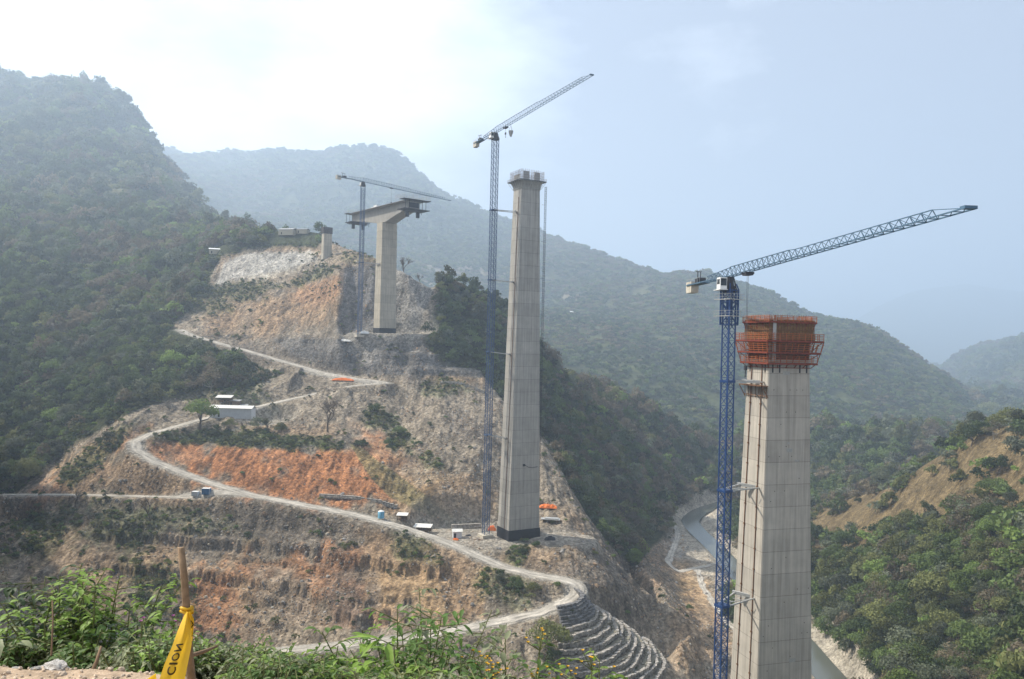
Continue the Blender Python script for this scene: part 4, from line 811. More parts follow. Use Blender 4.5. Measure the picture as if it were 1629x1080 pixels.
for z0, z1, o0, o1 in ((-.9, 0, .15, .9), (.8, 2.0, .15, 1.3), (2.4, 4.2, .25, 1.65), (6.3, 7.8, .3, .7)): ring_posts(bk, W1, D1, o0, z0, z1, .14, 1.6, o1)
ring_posts(bk, W1, D1, .95, .1, 2.0, .12, 2.4, 1.35); ring_posts(bk, W1, D1, 1.4, 2.2, 4.2, .12, 2.4, 1.75)
for z_ in (-.85, .8, 2.4, 3.2, 6.3): ring_bar(bk, W1, D1, .2, z_, .13)
bk.build('bracket_frame', M_or, fw)
pl = MB()
for (cx_, cy_, lx, ly) in ((0, -D1 / 2 - .35, W1 + .8, .12), (0, D1 / 2 + .35, W1 + .8, .12), (-W1 / 2 - .35, 0, .12, D1 + .5), (W1 / 2 + .35, 0, .12, D1 + .5)): pl.box((cx_, cy_, 6.1), (lx, ly, 4.4))
plo = pl.build('panel', M_ply, fw)
wl = MB()
for z_ in (4.6, 5.4, 6.3, 7.2): ring_bar(wl, W1, D1, .5, z_, .16)
ring_posts(wl, W1, D1, .48, 4.1, 8.3, .12, .62); wl.build('waler', M_rust, plo)
pn = MB()
for (cx_, cy_, lx, ly) in ((0, -D1 / 2 - .22, W1 * .92, .06), (0, D1 / 2 + .22, W1 * .92, .06), (-W1 / 2 - .22, 0, .06, D1 * .8), (W1 / 2 + .22, 0, .06, D1 * .9)): pn.box((cx_, cy_, 2.4), (lx, ly, 3.4))
pn.build('mesh_screen', M_net, fw)
rb = MB(); ring_posts(rb, W1, D1, -.3, 7.0, 9.3, .035, .5); rb.build('rebar', M_rebar, fw)
MB().box((-W1 / 2 + .6, -D1 / 2 - .55, 4.7), (.7, .14, 8.6)).build('corner_board', M_galv, fw)
# --- tall centre pier
d2 = Vector((.48, -.88)).normalized(); rz2 = math.atan2(d2.y, d2.x) + math.pi / 2
b2 = P(822, 852, 391); t2 = P(840, 291, 391); gz = -98.9 * S
cxy = P(831, 560, 391); c2 = Vector(((b2.x + t2.x) / 2 + .1, 391 * S, gz - 1.5)); H2 = t2.z - c2.z
pier2 = empty('bridge_pier', c2, rz2, 'very tall tapering concrete bridge pier beside the central blue tower crane', 'pier')
W2t, D2t, W2b, D2b = 8.3, 7.0, 14.2, 9.6
shaft(H2 - 3.2, W2t, D2t, W2b, D2b, .2, 50).build('shaft', M_con2, pier2)
fl = MB()
for i, (z, o) in enumerate(((H2 - 3.2, 0), (H2 - 1.6, .2), (H2 - .6, .6), (H2, .9))):
    for p in ring_pts(W2t, D2t, o): fl.v.append((*p, z))
    if i:
        for k in range(4): a = (i - 1) * 4 + k; b = (i - 1) * 4 + (k + 1) % 4; fl.f.append((a, b, b + 4, a + 4))
fl.f.append((12, 13, 14, 15)); fl.build('flared_head', M_con2, pier2)
pb = MB(); w_, d_ = W2b + .16, D2b + .16; pb.box((0, 0, 2.9), (w_, d_, 5.8)); pb.build('base_coating', M_tar, pier2)
c_ = MB()
for i in range(30):
    za, zb_ = 5.8 + (H2 - 12) * i / 30, 5.8 + (H2 - 12) * (i + 1) / 30; xa, xb = face_x(za, W2t, W2b, H2 - 3.2) + .05, face_x(zb_, W2t, W2b, H2 - 3.2) + .05; c_.bar((-xa, -1.2, za), (-xb, -1.2, zb_), .2)
c_.build('conduit', M_rust, pier2)
kp = MB(); kz = P(832, 737, 391).z - c2.z; yk = -(D2b + (D2t - D2b) * kz / (H2 - 3.2)) / 2 - .1; kp.box((-.8, yk, kz), (1.0, .3, .9)); kp.tube([(-.4, yk, kz), (1.2, yk, kz - .9), (3.2, yk, kz - 1.2), (5.4, yk, kz - .9)], [.1] * 4, 5); kp.build('hanging_cable', M_dark, pier2)
wp = empty('work_platform', (c2.x, c2.y, t2.z), rz2, 'timber work platform with scaffold and upright rebar on the tall pier', 'platform')
dk = MB(); ring_deck(dk, W2t, D2t, 1.9, .15, .2, -2.0); dko = dk.build('deck', M_dark, wp)
rl = MB(); ring_bar(rl, W2t, D2t, 1.8, 1.2, .07); ring_bar(rl, W2t, D2t, 1.8, .7, .06); ring_bar(rl, W2t, D2t, 1.7, .35, .06); ring_posts(rl, W2t, D2t, 1.8, .2, 1.25, .07, 1.6); rl.build('railing', M_galv, dko)
bk = MB(); ring_posts(bk, W2t, D2t, 1.7, 0, -2.8, .12, 1.5, .25); ring_bar(bk, W2t, D2t, .3, -2.7, .12); ring_bar(bk, W2t, D2t, 1.7, -.05, .14); bk.build('bracket_frame', M_galv, wp)
rb = MB(); ring_posts(rb, W2t, D2t, 1.1, .2, 4.3, .06, .55); ring_posts(rb, W2t, D2t, -.6, .2, 5.0, .06, .9)
for z_ in (1.2, 2.2, 3.4): ring_bar(rb, W2t, D2t, 1.1, z_, .05)
rb.build('rebar', M_rebar, wp)
fb = MB()
for x_ in (-2.6, 2.4): fb.box((x_, -D2t / 2 - .4, 2.2), (2.6, .2, 3.2))
fb.box((-W2t / 2 - .5, 0, 1.6), (.2, 4.5, 2.2)); fb.build('form_panel', M_galv, wp)
hm = empty('hoist_mast', (P(855, 842, 397).x, 397 * S, gz), 0, 'thin dark lattice hoist mast running up beside the tall pier', 'hoist')
hz = P(862, 297, 397).z - gz; lattice_mast(hz, .75, .9, .09, .06, False).build('mast', M_dark, hm)
tb = MB(); 
for k in range(9): z_ = hz * (k + 1) / 9.5; tb.bar((0, 0, z_), (-1.4, -.8, z_), .09)
tb.build('wall_tie', M_dark, hm)
MB().box((.0, 0, 1.4), (1.5, 1.5, 2.6)).build('hoist_car', M_galv, hm)
# --- far pier carrying the first stretch of girder
dd = Vector((.61, -.79)).normalized(); rz3 = math.atan2(dd.y, dd.x) + math.pi / 2
c3_ = Vector((-100.3 * S, 614 * S, 1.0 * S)); deckz = 101.3 * S
pier3 = empty('bridge_pier', c3_, rz3, 'pale concrete pier carrying the unfinished cantilevered bridge deck', 'pier')
shaft(deckz - 10.0 - c3_.z, 10.4, 7.4, 11.4, 8.4, .2, 30).build('shaft', M_con3, pier3)
MB().box((0, 0, 2.2), (11.6, 8.6, 4.4)).build('base_coating', M_tar, pier3)
bd = empty('bridge_deck', (c3_.x, c3_.y, deckz), math.atan2(dd.y, dd.x), 'unfinished concrete box girder cantilevering both ways from the pale pier', 'bridge deck')
La, Lb, Wd, Wb = -41.5, 32.5, 13.0, 8.0
gm_ = MB(); xs = [La + (Lb - La) * i / 30 for i in range(31)]
for x in xs:
    t = max(0, (abs(x) - 5.2)) / (41.5 if x < 0 else 32.5); dp = 10.0 - (5.4 if x < 0 else 5.6) * (1 - (1 - t) ** 1.5)
    for (y, z) in ((-Wd / 2, 0), (Wd / 2, 0), (Wd / 2, -.3), (Wb / 2, -.75), (Wb / 2, -dp), (-Wb / 2, -dp), (-Wb / 2, -.75), (-Wd / 2, -.3)): gm_.v.append((x, y, z))
for i in range(30):
    for k in range(8): a = i * 8 + k; b = i * 8 + (k + 1) % 8; gm_.f.append((a, b, b + 8, a + 8))
gm_.f.append(tuple(range(8))); gm_.f.append(tuple(240 + k for k in range(8))[::-1]); gm_.build('girder', M_dk, bd)
for sgn, X0, dpe in ((1, Lb, 4.4), (-1, La, 4.6)):
    tv = MB(); xx = X0 + sgn * 2.2
    for z_ in (-dpe - 1.0,): 
        tv.box((xx - sgn * 2.5, 0, z_), (9.0, 17.5 if sgn > 0 else 14.0, .35)); tv.box((xx - sgn * 2.5, 0, z_ - .8), (5.0, 13.0, .25))
    tv.box((xx - sgn * .5, 0, .25), (5.5, 18.5 if sgn > 0 else 15.0, .3))
    for y in (-7.0, -4.5, 4.5, 7.0): tv.bar((xx, y, .3), (xx, y, -dpe - 1.0), .22); tv.bar((xx - sgn * 5, y, -dpe - 1.0), (xx - sgn * 5, y, -dpe - (3.0)), .2)
    for y in (-3.6, 3.6): tv.box((xx - sgn * 3.6, y, -dpe - 3.4), (1.6, 1.6, 3.6))
    tv.build('form_traveller', M_dark, bd)
    rl = MB(); yw = 8.8 if sgn > 0 else 7.2
    for y in [-yw + 2 * yw * i / 6 for i in range(7)]:
        for x_ in (xx - sgn * 9, xx - sgn * 6, xx - sgn * 3, xx + sgn * 2): rl.bar((x_, y, .1), (x_, y, 3.2 if sgn > 0 else 2.2), .11)
    for z_ in (1.1, 2.1, 3.1):
        if sgn < 0 and z_ > 2.5: continue
        for y in (-yw, 0, yw): rl.bar((xx - sgn * 9, y, z_), (xx + sgn * 2, y, z_), .09)
        for x_ in (xx - sgn * 9, xx - sgn * 3, xx + sgn * 2): rl.bar((x_, -yw, z_), (x_, yw, z_), .09)
    rl.build('scaffold', M_galv, bd)
    ins = MB()
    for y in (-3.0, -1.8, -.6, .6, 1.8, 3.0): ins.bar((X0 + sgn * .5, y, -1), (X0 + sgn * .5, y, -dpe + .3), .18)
    ins.box((X0 + sgn * .2, 0, -dpe / 2 - .3), (.2, 6.6, dpe - 1.4)); ins.build('end_form', mat('blue_grey_formwork', base=(.06, .07, .09), rough=.9), bd)  # dark blue-grey formwork closing the girder end
bx = MB(); bx.box((-9, -3, 1.0), (4.2, 2.2, 2.0)); bx.box((-13, -3.5, .6), (2.0, 1.6, 1.2)); o = bx.build('site_cabin', M_white, None, M=Matrix.Translation((c3_.x, c3_.y, deckz + .01)) @ Matrix.Rotation(math.atan2(dd.y, dd.x), 4, 'Z')); tag(o, 'small white site cabin standing on the unfinished bridge deck', 'cabin')
# --- small abutment pier on the ridge
c4 = onland(519, 416, 722); pier4 = empty('bridge_pier', c4 - Vector((0, 0, 1.5)), rz3, 'short concrete pier with a dark formwork cap on the far ridge', 'pier')
h4 = P(519, 372, 722).z - c4.z + 1.5; shaft(h4, 6.4, 3.9, 6.6, 4.2, .1, 8).build('shaft', M_con3, pier4)
ct = MB(); ct.box((0, 0, h4 + 2.4), (6.9, 4.4, 4.8)); 
for z_ in (.4, 1.6, 2.8, 4.0): ring_bar(ct, 6.9, 4.4, .1, h4 + z_, .16)
ct.build('formwork_cap', mat('dark_formwork', base=(.10, .09, .09), rough=.9, noise=(1, .3)), pier4)
# --- cranes
def vpdir(vp): return Vector(((vp - 814.5) / F, 1, 0)).normalized()
b = P(1148, 1080, 178); ztop = P(1162, 440, 178).z; bx_ = (P(1150, 900, 178).x + P(1160, 500, 178).x) / 2
base = Vector((bx_, 178 * S, -118 * S)); away = vpdir(720)
zs = lambda py, Y, px=1160: P(px, py, Y).z
lp = pier1.matrix_world
def pier_left(c, rz, z, xoff, y=0): q = Matrix.Rotation(rz, 4, 'Z') @ Vector((-xoff, y, 0)); return (c.x + q.x, c.y + q.y, z)
ties = []
for py in (776, 955): z = P(1190, py, 182).z; ties.append((z, pier_left(p1, rz1, z - .5, face_x(z - zb1, wt1, wb1, h1) + .3), 2.2))
z = P(1190, 606, 182).z; ties.append((z, pier_left(p1, rz1, z - .3, face_x(z - zb1, wt1, wb1, h1) + .3), 2.2))
crane('blue tower crane with a climbing cage beside the orange-topped pier', base, ztop, -away, (178 - 94) * S / away.y * .985, (210 - 178) * S / away.y * .92, 1.6, 1.7, .19, .08, M_blue, M_blue2, (1.75, 1.45, .9, .40), R(32), cage=(zs(517, 178) - base.z, zs(460, 178) - base.z, 2.15), ties=ties, hook=(.13, 16), cabside=-1, rise=1.5)
bp2 = onland(771, 856, 390); ztop = P(790, 211, 390).z; bp2 = Vector(((P(773, 800, 390).x + P(787, 300, 390).x) / 2, 390 * S, bp2.z)); away = vpdir(211.6)
ties = []
for py in (335, 446, 560, 692): z = P(800, py, 391).z; zl = z - c2.z; ties.append((z, pier_left(c2, rz2, z - .8, face_x(zl, W2t, W2b, H2 - 3.2) + .3), 1.8))
crane('slender blue-grey tower crane tied to the very tall pier', bp2, ztop, -away, (390 - 308) * S / away.y, (415 - 390) * S / away.y * .92, 2.15, 2.3, .19, .085, M_blue3, M_blue2, (2.3, 2.0, 1.1, .5), R(28), ties=ties, hook=(.13, 2.2), cabside=-1, rise=1.7)
bp3 = onland(570, 531, 600); ztop = P(578, 289, 600).z; away = vpdir(1845)
crane('far blue tower crane standing in front of the cantilevered bridge deck', Vector((P(575, 400, 600).x, 600 * S, bp3.z)), ztop, away, 74 * S / away.y, 19 * S / away.y, 2.2, 2.6, .22, .10, M_blue3, M_blue2, (2.4, 2.1, 1.2, .5), R(30), ties=[(P(590, 418, 602).z, pier_left(c3_, rz3, P(590, 418, 602).z, 5.9), 1.8)], hook=(.3, 9), cabside=1)
# concrete skip hanging from the central crane
hp = P(813, 200, 380); sk_ = MB(); sk_.tube([hp - Vector((0, 0, 4.2)), hp - Vector((0, 0, 2.4)), hp - Vector((0, 0, 1.9))], [.35, .95, .9], 10); sko = sk_.build('concrete_skip', M_galv); tag(sko, 'small pale bucket hanging from the central crane jib', 'bucket')
hn = MB(); 
for a in range(3): t = a * 2.09; hn.bar(hp - Vector((math.cos(t) * .85, math.sin(t) * .85, 1.9)), hp + Vector((0, 0, .2)), .06)
hn.build('sling', M_rope, sko)
# ------------------------------------------------------------------ huts, walls and things about the site
M_tin = mat('white_tin_roof', base=(.72, .70, .64), rough=.5, noise=(1.5, .15)); M_wall = mat('white_sheet_wall', base=(.62, .64, .66), rough=.7, noise=(.8, .1)); M_wood = mat('weathered_timber', base=(.19, .13, .085), rough=.95, noise=(2, .35)); M_ctr = mat('container_blue', base=(.05, .17, .36), rough=.6, noise=(1, .2)); M_lb = mat('light_blue_plastic', base=(.16, .42, .58), rough=.5); M_tarp = mat('orange_tarpaulin', base=(.80, .20, .04), rough=.7, noise=(1, .25)); M_shade = mat('dark_interior', base=(.03, .028, .025), rough=1)
M_grtin = mat('grey_tin_roof', base=(.30, .30, .29), rough=.6, noise=(1, .3)); M_stone = mat('gabion_stone', base=(.34, .31, .27), rough=1, noise=[(1.2, .35), (4, .35)], vor=(1.6, .35), bump=(2.2, .35)); M_stonec = mat('terrace_fill', base=(.22, .20, .15), rough=1, noise=(1, .35), bump=(2, .2))
def hut(name, px, py, Y, lx, ly, h, rz, roof, wall, label, cat, slope=.5, over=.4, open_=False, gable=False, posts=True):
    g = onland(px, py, Y); e = empty(name, g, R(rz), label, cat)
    w_ = MB()
    if open_:
        for x in (-lx / 2 + .1, 0, lx / 2 - .1):
            for y in (-ly / 2 + .1, ly / 2 - .1): w_.bar((x, y, -.5), (x, y, h), .12)
        w_.box((0, ly / 2 - .1, h / 2), (lx - .3, .08, h - .1)); w_.build('wall', wall, e)
        b_ = MB(); b_.box((-lx * .2, 0, .5), (lx * .3, ly * .5, 1.0)); b_.box((lx * .22, .1, .35), (lx * .2, ly * .4, .7)); b_.build('bench', M_wood, e)
    else:
        w_.box((0, 0, h / 2 - .3), (lx, ly, h + .6)); wo_ = w_.build('wall', wall, e)
        MB().box((-lx * .28, -ly / 2 - .03, .95), (min(.9, lx * .3), .06, 1.9)).build('doorway_shade', M_shade, wo_)  # near-black panel painted as the unlit inside of the doorway
    r_ = MB(); a, b_ = lx / 2 + over, ly / 2 + over
    if gable:
        r_.add([(-a, -b_, h), (a, -b_, h), (a, 0, h + slope), (-a, 0, h + slope), (-a, b_, h), (a, b_, h), (-a, -b_, h - .1), (a, -b_, h - .1), (a, 0, h + slope - .1), (-a, 0, h + slope - .1), (-a, b_, h - .1), (a, b_, h - .1)],
               [(0, 1, 2, 3), (3, 2, 5, 4), (7, 6, 9, 8), (8, 9, 10, 11), (0, 6, 7, 1), (4, 5, 11, 10), (1, 7, 8, 2), (2, 8, 11, 5), (0, 3, 9, 6), (3, 4, 10, 9)])
    else:
        r_.add([(-a, -b_, h), (a, -b_, h), (a, b_, h + slope), (-a, b_, h + slope), (-a, -b_, h + .1), (a, -b_, h + .1), (a, b_, h + slope + .1), (-a, b_, h + slope + .1)], [(0, 3, 2, 1), (4, 5, 6, 7), (0, 1, 5, 4), (1, 2, 6, 5), (2, 3, 7, 6), (3, 0, 4, 7)])
    r_.build('roof', roof, e); return e
hut('site_shed', 370, 670, 500, 21.5, 6.0, 4.6, -2, M_tin, M_wall, 'long white metal shed beside the switchback road', 'shed', gable=True, slope=1.3)
hut('open_shelter', 357, 642, 520, 7.5, 4.5, 2.4, 4, M_tin, M_wood, 'open shelter with a pale tin roof above the long shed', 'shelter', open_=True, slope=1.0)
hut('timber_hut', 374, 640, 522, 5.4, 3.6, 2.4, 0, M_grtin, M_wood, 'dark timber hut with a grey roof beside the pale open shelter', 'hut')
hut('small_hut', 388, 640, 522, 3.6, 2.8, 1.7, 8, M_grtin, M_wood, 'low grey hut, smallest of the row above the long shed', 'hut')
hut('roadside_shack', 640, 831, 398, 3.7, 2.8, 2.3, -3, M_tin, M_wood, 'small shack with white roof beside the light blue tank', 'shack', open_=True)
hut('roadside_shelter', 673, 840, 396, 6.4, 3.8, 2.3, -6, M_tin, M_wood, 'wide open shack with white roof near the central crane', 'shack', open_=True)
hut('lean_to', 727, 853, 388, 3.4, 2.8, 2.6, 10, M_tin, M_wall, 'pale hut with a lean-to by the foot of the central crane', 'hut', gable=True, slope=.8)
hut('hilltop_house', 458, 376, 806, 13, 8, 4.0, -14, M_grtin, mat('cream_wall', base=(.50, .44, .33), rough=.9), 'cream house with a grey roof on the wooded ridge', 'house', gable=True, slope=1.6)
hut('hilltop_barn', 482, 377, 808, 9, 7, 3.0, -10, M_grtin, mat('cream_wall'), 'low grey barn right of the cream hilltop house', 'barn', gable=True, slope=1.0)
hut('white_roofed_house', 344, 376, 806, 10, 7, 3.5, 15, M_white, mat('cream_wall'), 'white roofed house among trees left of the ridge', 'house', gable=True, slope=1.2)
for px, py, Y, l_, c_ in ((1296, 792, 770, 'pale riverside house partly behind the thick pier', 0), (1312, 790, 775, 'low riverside house right of the thick pier', 1)):
    hut('riverside_house', px, py, Y, 8, 5, 2.6, 8 * c_, M_grtin, mat('cream_wall'), l_, 'house', gable=True, slope=1.2)
tag(hut('valley_house', 908, 470, 1950, 13, 8, 3.5, 10, M_white, M_wall, 'tiny white house on the hazy far slope', 'house', gable=True, slope=3), None)
bpy.data.objects['valley_house'].location = (lambda q: Vector((q.x, q.y, float(MT.at(q.x / S, q.y / S)[0]) * S)))(P(908, 470, 2100))
# blue container, white crate, tank
def container(px, py, Y, l, w_, h, rz, m, name, label, cat):
    g = onland(px, py, Y); e = empty(name, g, R(rz), label, cat); b_ = MB(); b_.box((0, 0, h / 2), (l, w_, h)); n = int(l / .45)
    for i in range(n): x = -l / 2 + l * (i + .5) / n; b_.box((x, -w_ / 2 - .03, h / 2), (l / n * .5, .06, h * .9)); b_.box((x, w_ / 2 + .03, h / 2), (l / n * .5, .06, h * .9))
    b_.build('body', m, e); f_ = MB()
    for x in (-1, 1):
        for y in (-1, 1): f_.box((x * l / 2, y * w_ / 2, h / 2), (.14, .14, h + .1))
    f_.box((0, 0, h + .04), (l + .06, w_ + .06, .08)); f_.build('frame', M_white, e); return e
container(328, 796, 414, 3.2, 2.4, 2.5, 3, M_ctr, 'container', 'blue storage container on the cliff top track', 'container')
container(311, 795, 415, 2.6, 2.0, 1.9, -8, M_wall, 'crate', 'white crate left of the blue storage container', 'crate')
g = onland(606, 828, 393); e = empty('water_tank', g, 0, 'light blue upright water tank beside the haul road', 'tank')
b_ = MB(); b_.tube([(0, 0, .5), (0, 0, 3.2)], [1.25, 1.25], 20)
for k in range(5): z = .8 + k * .5; b_.tube([(0, 0, z - .05), (0, 0, z + .05)], [1.3, 1.3], 20)
b_.build('body', M_lb, e, True); b_ = MB(); b_.tube([(0, 0, 3.2), (0, 0, 3.6), (0, 0, 3.75)], [1.2, .5, .15], 20); b_.build('lid', M_white, e, True)
b_ = MB(); b_.box((0, 0, .3), (2.6, 2.6, .4)); b_.build('plinth', M_cw, e)
def heap(px, py, Y, lx, ly, h, m, name, label, cat, seed, n=40, smooth_=False):
    g = onland(px, py, Y); r = random.Random(seed); b_ = MB()
    nx, ny = 14, 8
    for j in range(ny + 1):
        for i in range(nx + 1):
            x = (i / nx * 2 - 1); y = (j / ny * 2 - 1); k_ = max(0, 1 - x * x) * max(0, 1 - y * y); b_.v.append((x * lx / 2, y * ly / 2, h * k_ ** .5 * r.uniform(.6, 1.1) - .15))
    for j in range(ny):
        for i in range(nx): a = j * (nx + 1) + i; b_.f.append((a, a + 1, a + nx + 2, a + nx + 1))
    o = b_.build(name, m, None, smooth_); o.location = g; o.rotation_euler = (0, 0, R(r.uniform(-12, 12))); return tag(o, label, cat)
heap(872, 806, 425, 8.5, 3.5, 1.6, M_tarp, 'tarpaulin', 'orange tarpaulin draped over material right of the tall pier', 'tarpaulin', 1)
heap(783, 828, 404, 3.6, 2.4, 2.2, M_tarp, 'tarpaulin', 'orange tarpaulin bundle between central crane and tall pier', 'tarpaulin', 2)
heap(546, 609, 566, 13, 4, 1.5, M_tarp, 'tarpaulin', 'long orange tarpaulin by the upper hairpin bend', 'tarpaulin', 3)
heap(725, 862, 383, 2.4, 1.6, .9, M_tarp, 'tarpaulin', 'small orange bundle at the foot of the lean-to hut', 'bundle', 4)
heap(875, 860, 384, 4.5, 2.5, 1.6, M_dark, 'debris_pile', 'dark scrap pile at the right foot of the tall pier', 'pile', 5)
heap(545, 532, 601, 12, 3, 1.4, M_tin, 'sheet_pile', 'pale stacked sheets left of the far crane foot', 'pile', 6)
heap(580, 532, 600, 6, 2.5, 1.8, M_white, 'bag_pile', 'white pile between the far crane and pale pier', 'pile', 7)
heap(760, 866, 384, 4, 1.6, .6, M_wood, 'plank_pile', 'low brown timber pile near the central crane foot', 'pile', 8)
heap(745, 853, 391, 2.6, 1.6, .8, M_dark, 'scrap_pile', 'small dark scrap pile behind the pale lean-to hut', 'pile', 9)
g = onland(876, 823, 408); e = empty('material_table', g, R(-8), 'grey slab stack on trestles right of the tall pier', 'slab stack'); MB().box((0, 0, 1.1), (8.0, 3.4, .25)).box((.5, .3, 1.4), (5.6, 2.6, .25)).build('slab', M_galv, e)
for x in (-3, 3): 
    for y in (-1.3, 1.3): MB().box((x, y, .4), (.3, .3, 1.2)).build('leg', M_wood, e)
# low gabion walls
def gabion(rows, label, h=1.6, th=1.2, name='gabion_wall', tiers=2):
    e = empty(name, onland(*rows[0]), 0, label, 'wall'); o0 = e.location.copy(); pts = [onland(*r) for r in rows]; r = random.Random(len(label))
    for t in range(tiers):
        b_ = MB()
        for a, b2_ in zip(pts[:-1], pts[1:]):
            d = b2_ - a; n = max(1, int(d.length / 1.6)); az = math.atan2(d.y, d.x)
            for i in range(n): q = a.lerp(b2_, (i + .5) / n) - o0; b_.box((q.x + r.uniform(-.1, .1), q.y + t * .5 + r.uniform(-.1, .1), q.z + t * h / tiers + h / tiers / 2 + r.uniform(-.08, .08) - .2), (d.length / n * .97, th, h / tiers * .97 + .1), az + r.uniform(-.05, .05))
        b_.build('course', M_stone, e)
gabion([(508, 800, 413), (560, 806, 409), (600, 808, 407), (632, 806, 407)], 'long low gabion wall at the foot of the orange cut', 1.3)
gabion([(718, 838, 404), (745, 832, 406), (765, 828, 408)], 'short gabion wall left of the central crane mast', 2.0)
gabion([(700, 606, 562), (730, 606, 560), (770, 612, 556)], 'low stone wall at the upper hairpin, right end', 1.4)
# terraces under the hairpin
def terraces():
    cz = Vector((NC[0] * S, NC[1] * S, 0)); e = empty('terraced_gabion_embankment', (cz.x, cz.y, -106 * S), 0, 'curved stepped embankment of grey gabion terraces below the hairpin bend', 'embankment'); o0 = e.location.copy()
    def arc(i, r0, z0, hh_, th, m, name, a0, a1, parent, seed, wb_=1.0):
        r = random.Random(seed); b_ = MB(); da = 1.2 / r0; n = int(R(a1 - a0) / da); p1_, p2_ = r.uniform(0, 6), r.uniform(0, 6)
        for k in range(n):
            a = R(a0) + da * (k + .5); wob = .45 * math.sin(a * 5 + p1_) + .25 * math.sin(a * 13 + p2_); rr_ = r0 + (wob if i > 0 else 0) * wb_ + r.uniform(-.2, .2); ca, sa = math.cos(a), math.sin(a); hx = hh_ * r.uniform(.7, 1.15)
            b_.box((rr_ * ca, rr_ * sa, z0 + .25 * wb_ * math.sin(a * 7 + p2_) + r.uniform(-.16, .16) - hx / 2), (th * r.uniform(.8, 1.2), 1.2 * r.uniform(.8, 1.05), hx), a + r.uniform(-.12, .12))
        return b_.build(name, m, parent)
    CZ = lambda r: float(coneh(np.array(r / S))) * S - o0.z
    for i in range(6): arc(i, 13.0 + i * .75, CZ(13.0 + i * .75) + .35, 1.15, 1.3, M_stoned, 'upper_course', -72, 38 - i * 2, e, i, .15)
    r0 = 18.2
    for i in range(11):
        c = arc(i, r0 + i * 2.15, CZ(r0 + i * 2.15) + .75, 1.5, 1.0, M_stone, 'terrace', -80, 26 - i * .6, e, 50 + i)
        arc(i, r0 + i * 2.15 - 1.1, CZ(r0 + i * 2.15) + .6, .9, 1.5, M_stonec, 'terrace_fill', -80, 26 - i * .6, c, 80 + i)
M_stoned = mat('dark_gabion_stone', base=(.17, .165, .16), rough=1, noise=[(1.2, .35), (4, .3)], bump=(2.2, .2))
terraces()
# ------------------------------------------------------------------ single trees
def bare_tree(px, py, Y, h, seed, label, name='bare_tree', m=None, depth=5, spread=.55, lean=0.0, leaves=0):
    g = onland(px, py, Y); e = empty(name, g, 0, label, 'tree'); r = random.Random(seed); tk = MB(); tw = MB()
    def grow(p, d, L_, w_, k):
        q = p + d * L_ * .5 + Vector((r.uniform(-1, 1), r.uniform(-1, 1), r.uniform(-.3, .6))) * L_ * .06; q2 = q + (d + Vector((r.uniform(-.15, .15), r.uniform(-.15, .15), .08))).normalized() * L_ * .5
        (tk if k >= depth - 1 else tw).tube([p, q, q2], [w_, w_ * .8, w_ * .62], 5 if k > 2 else 4)
        if k == 0: return
        for i in range(r.choice((2, 3, 3)) if k < depth else 4):
            a = r.uniform(0, 6.28); nd = (d * (1 - spread * .4) + Vector((math.cos(a), math.sin(a), r.uniform(-.1, .5))) * spread).normalized(); grow(q2 if i else q.lerp(q2, .6), nd, L_ * r.uniform(.62, .82), w_ * .6, k - 1)
    grow(Vector((0, 0, -.3)), Vector((lean, 0, 1)).normalized(), h * .30, h * .027, depth)
    tk.build('trunk', m or M_bark, e); tw.build('branches', m or M_bark, e)
    if leaves:
        pts_ = [Vector(v) for v in tw.v[::3]]; b_ = MB()
        for _ in range(leaves):
            p = r.choice(pts_) + Vector((r.gauss(0, .25), r.gauss(0, .25), r.gauss(0, .25))); a = Vector((r.gauss(0, 1), r.gauss(0, 1), r.gauss(0, 1))).normalized() * .2; b2_ = a.cross(Vector((r.random(), r.random(), 1))).normalized() * .14
            b_.add([p - a, p - b2_, p + a, p + b2_], [(0, 1, 2, 3)])
        b_.build('crown', FOL['brown' if leaves < 700 else 'olive'], e)
    return e
bare_tree(521, 702, 477, 20, 3, 'grey leafless spreading tree above the orange cut', spread=.66, depth=6)
bare_tree(374, 560, 603, 10, 8, 'dark leaning bare tree beside the upper road', lean=-.35, depth=4)
bare_tree(240, 808, 404, 12, 12, 'crooked leaning bare tree on the cliff edge', lean=-.3, depth=4, leaves=350)
bare_tree(120, 815, 420, 9, 14, 'thin scraggly tree at the left cliff edge', depth=4, leaves=300)
bare_tree(388, 700, 478, 8, 17, 'thin bare sapling in front of the long shed', depth=3)
bare_tree(426, 698, 480, 9, 21, 'sparse olive tree right of the long shed', depth=4, leaves=900)
bare_tree(642, 428, 664, 15, 23, 'sparse dark tree on the skyline right of the pale pier', depth=5, leaves=600)
bare_tree(668, 440, 650, 8, 25, 'small wispy tree at the edge of the carved notch', depth=4, leaves=200)
bare_tree(322, 372, 818, 17, 27, 'tall bare tree on the ridge left of the white-roofed house', depth=4)
bare_tree(30, 830, 420, 8, 31, 'small bare tree at the far left of the cliff', depth=4, leaves=200)
bare_tree(1358, 800, 600, 13, 33, 'thin dead tree standing at the tip of the dry pasture', depth=3, spread=.35)
bare_tree(1345, 798, 606, 11, 35, 'pale thin tree behind the tip of the dry pasture', depth=4, m=M_barkp)
def solo(px, py, Y, size, k, v, label, lift=.28): g = onland(px, py, Y); return place_tree(g.x, g.y, g.z, size, k, v, label, None, lift=lift, name='broadleaf_tree')
solo(318, 696, 482, 18, 4, 1, 'round green tree at the left end of the long shed')
solo(872, 1050, 296, 12.5, 2, 1, 'bushy green tree beside the gabion terraces', lift=.2)
solo(880, 1068, 292, 6.0, 0, 1, 'small dark bush at the foot of the terrace-side tree', lift=.05)
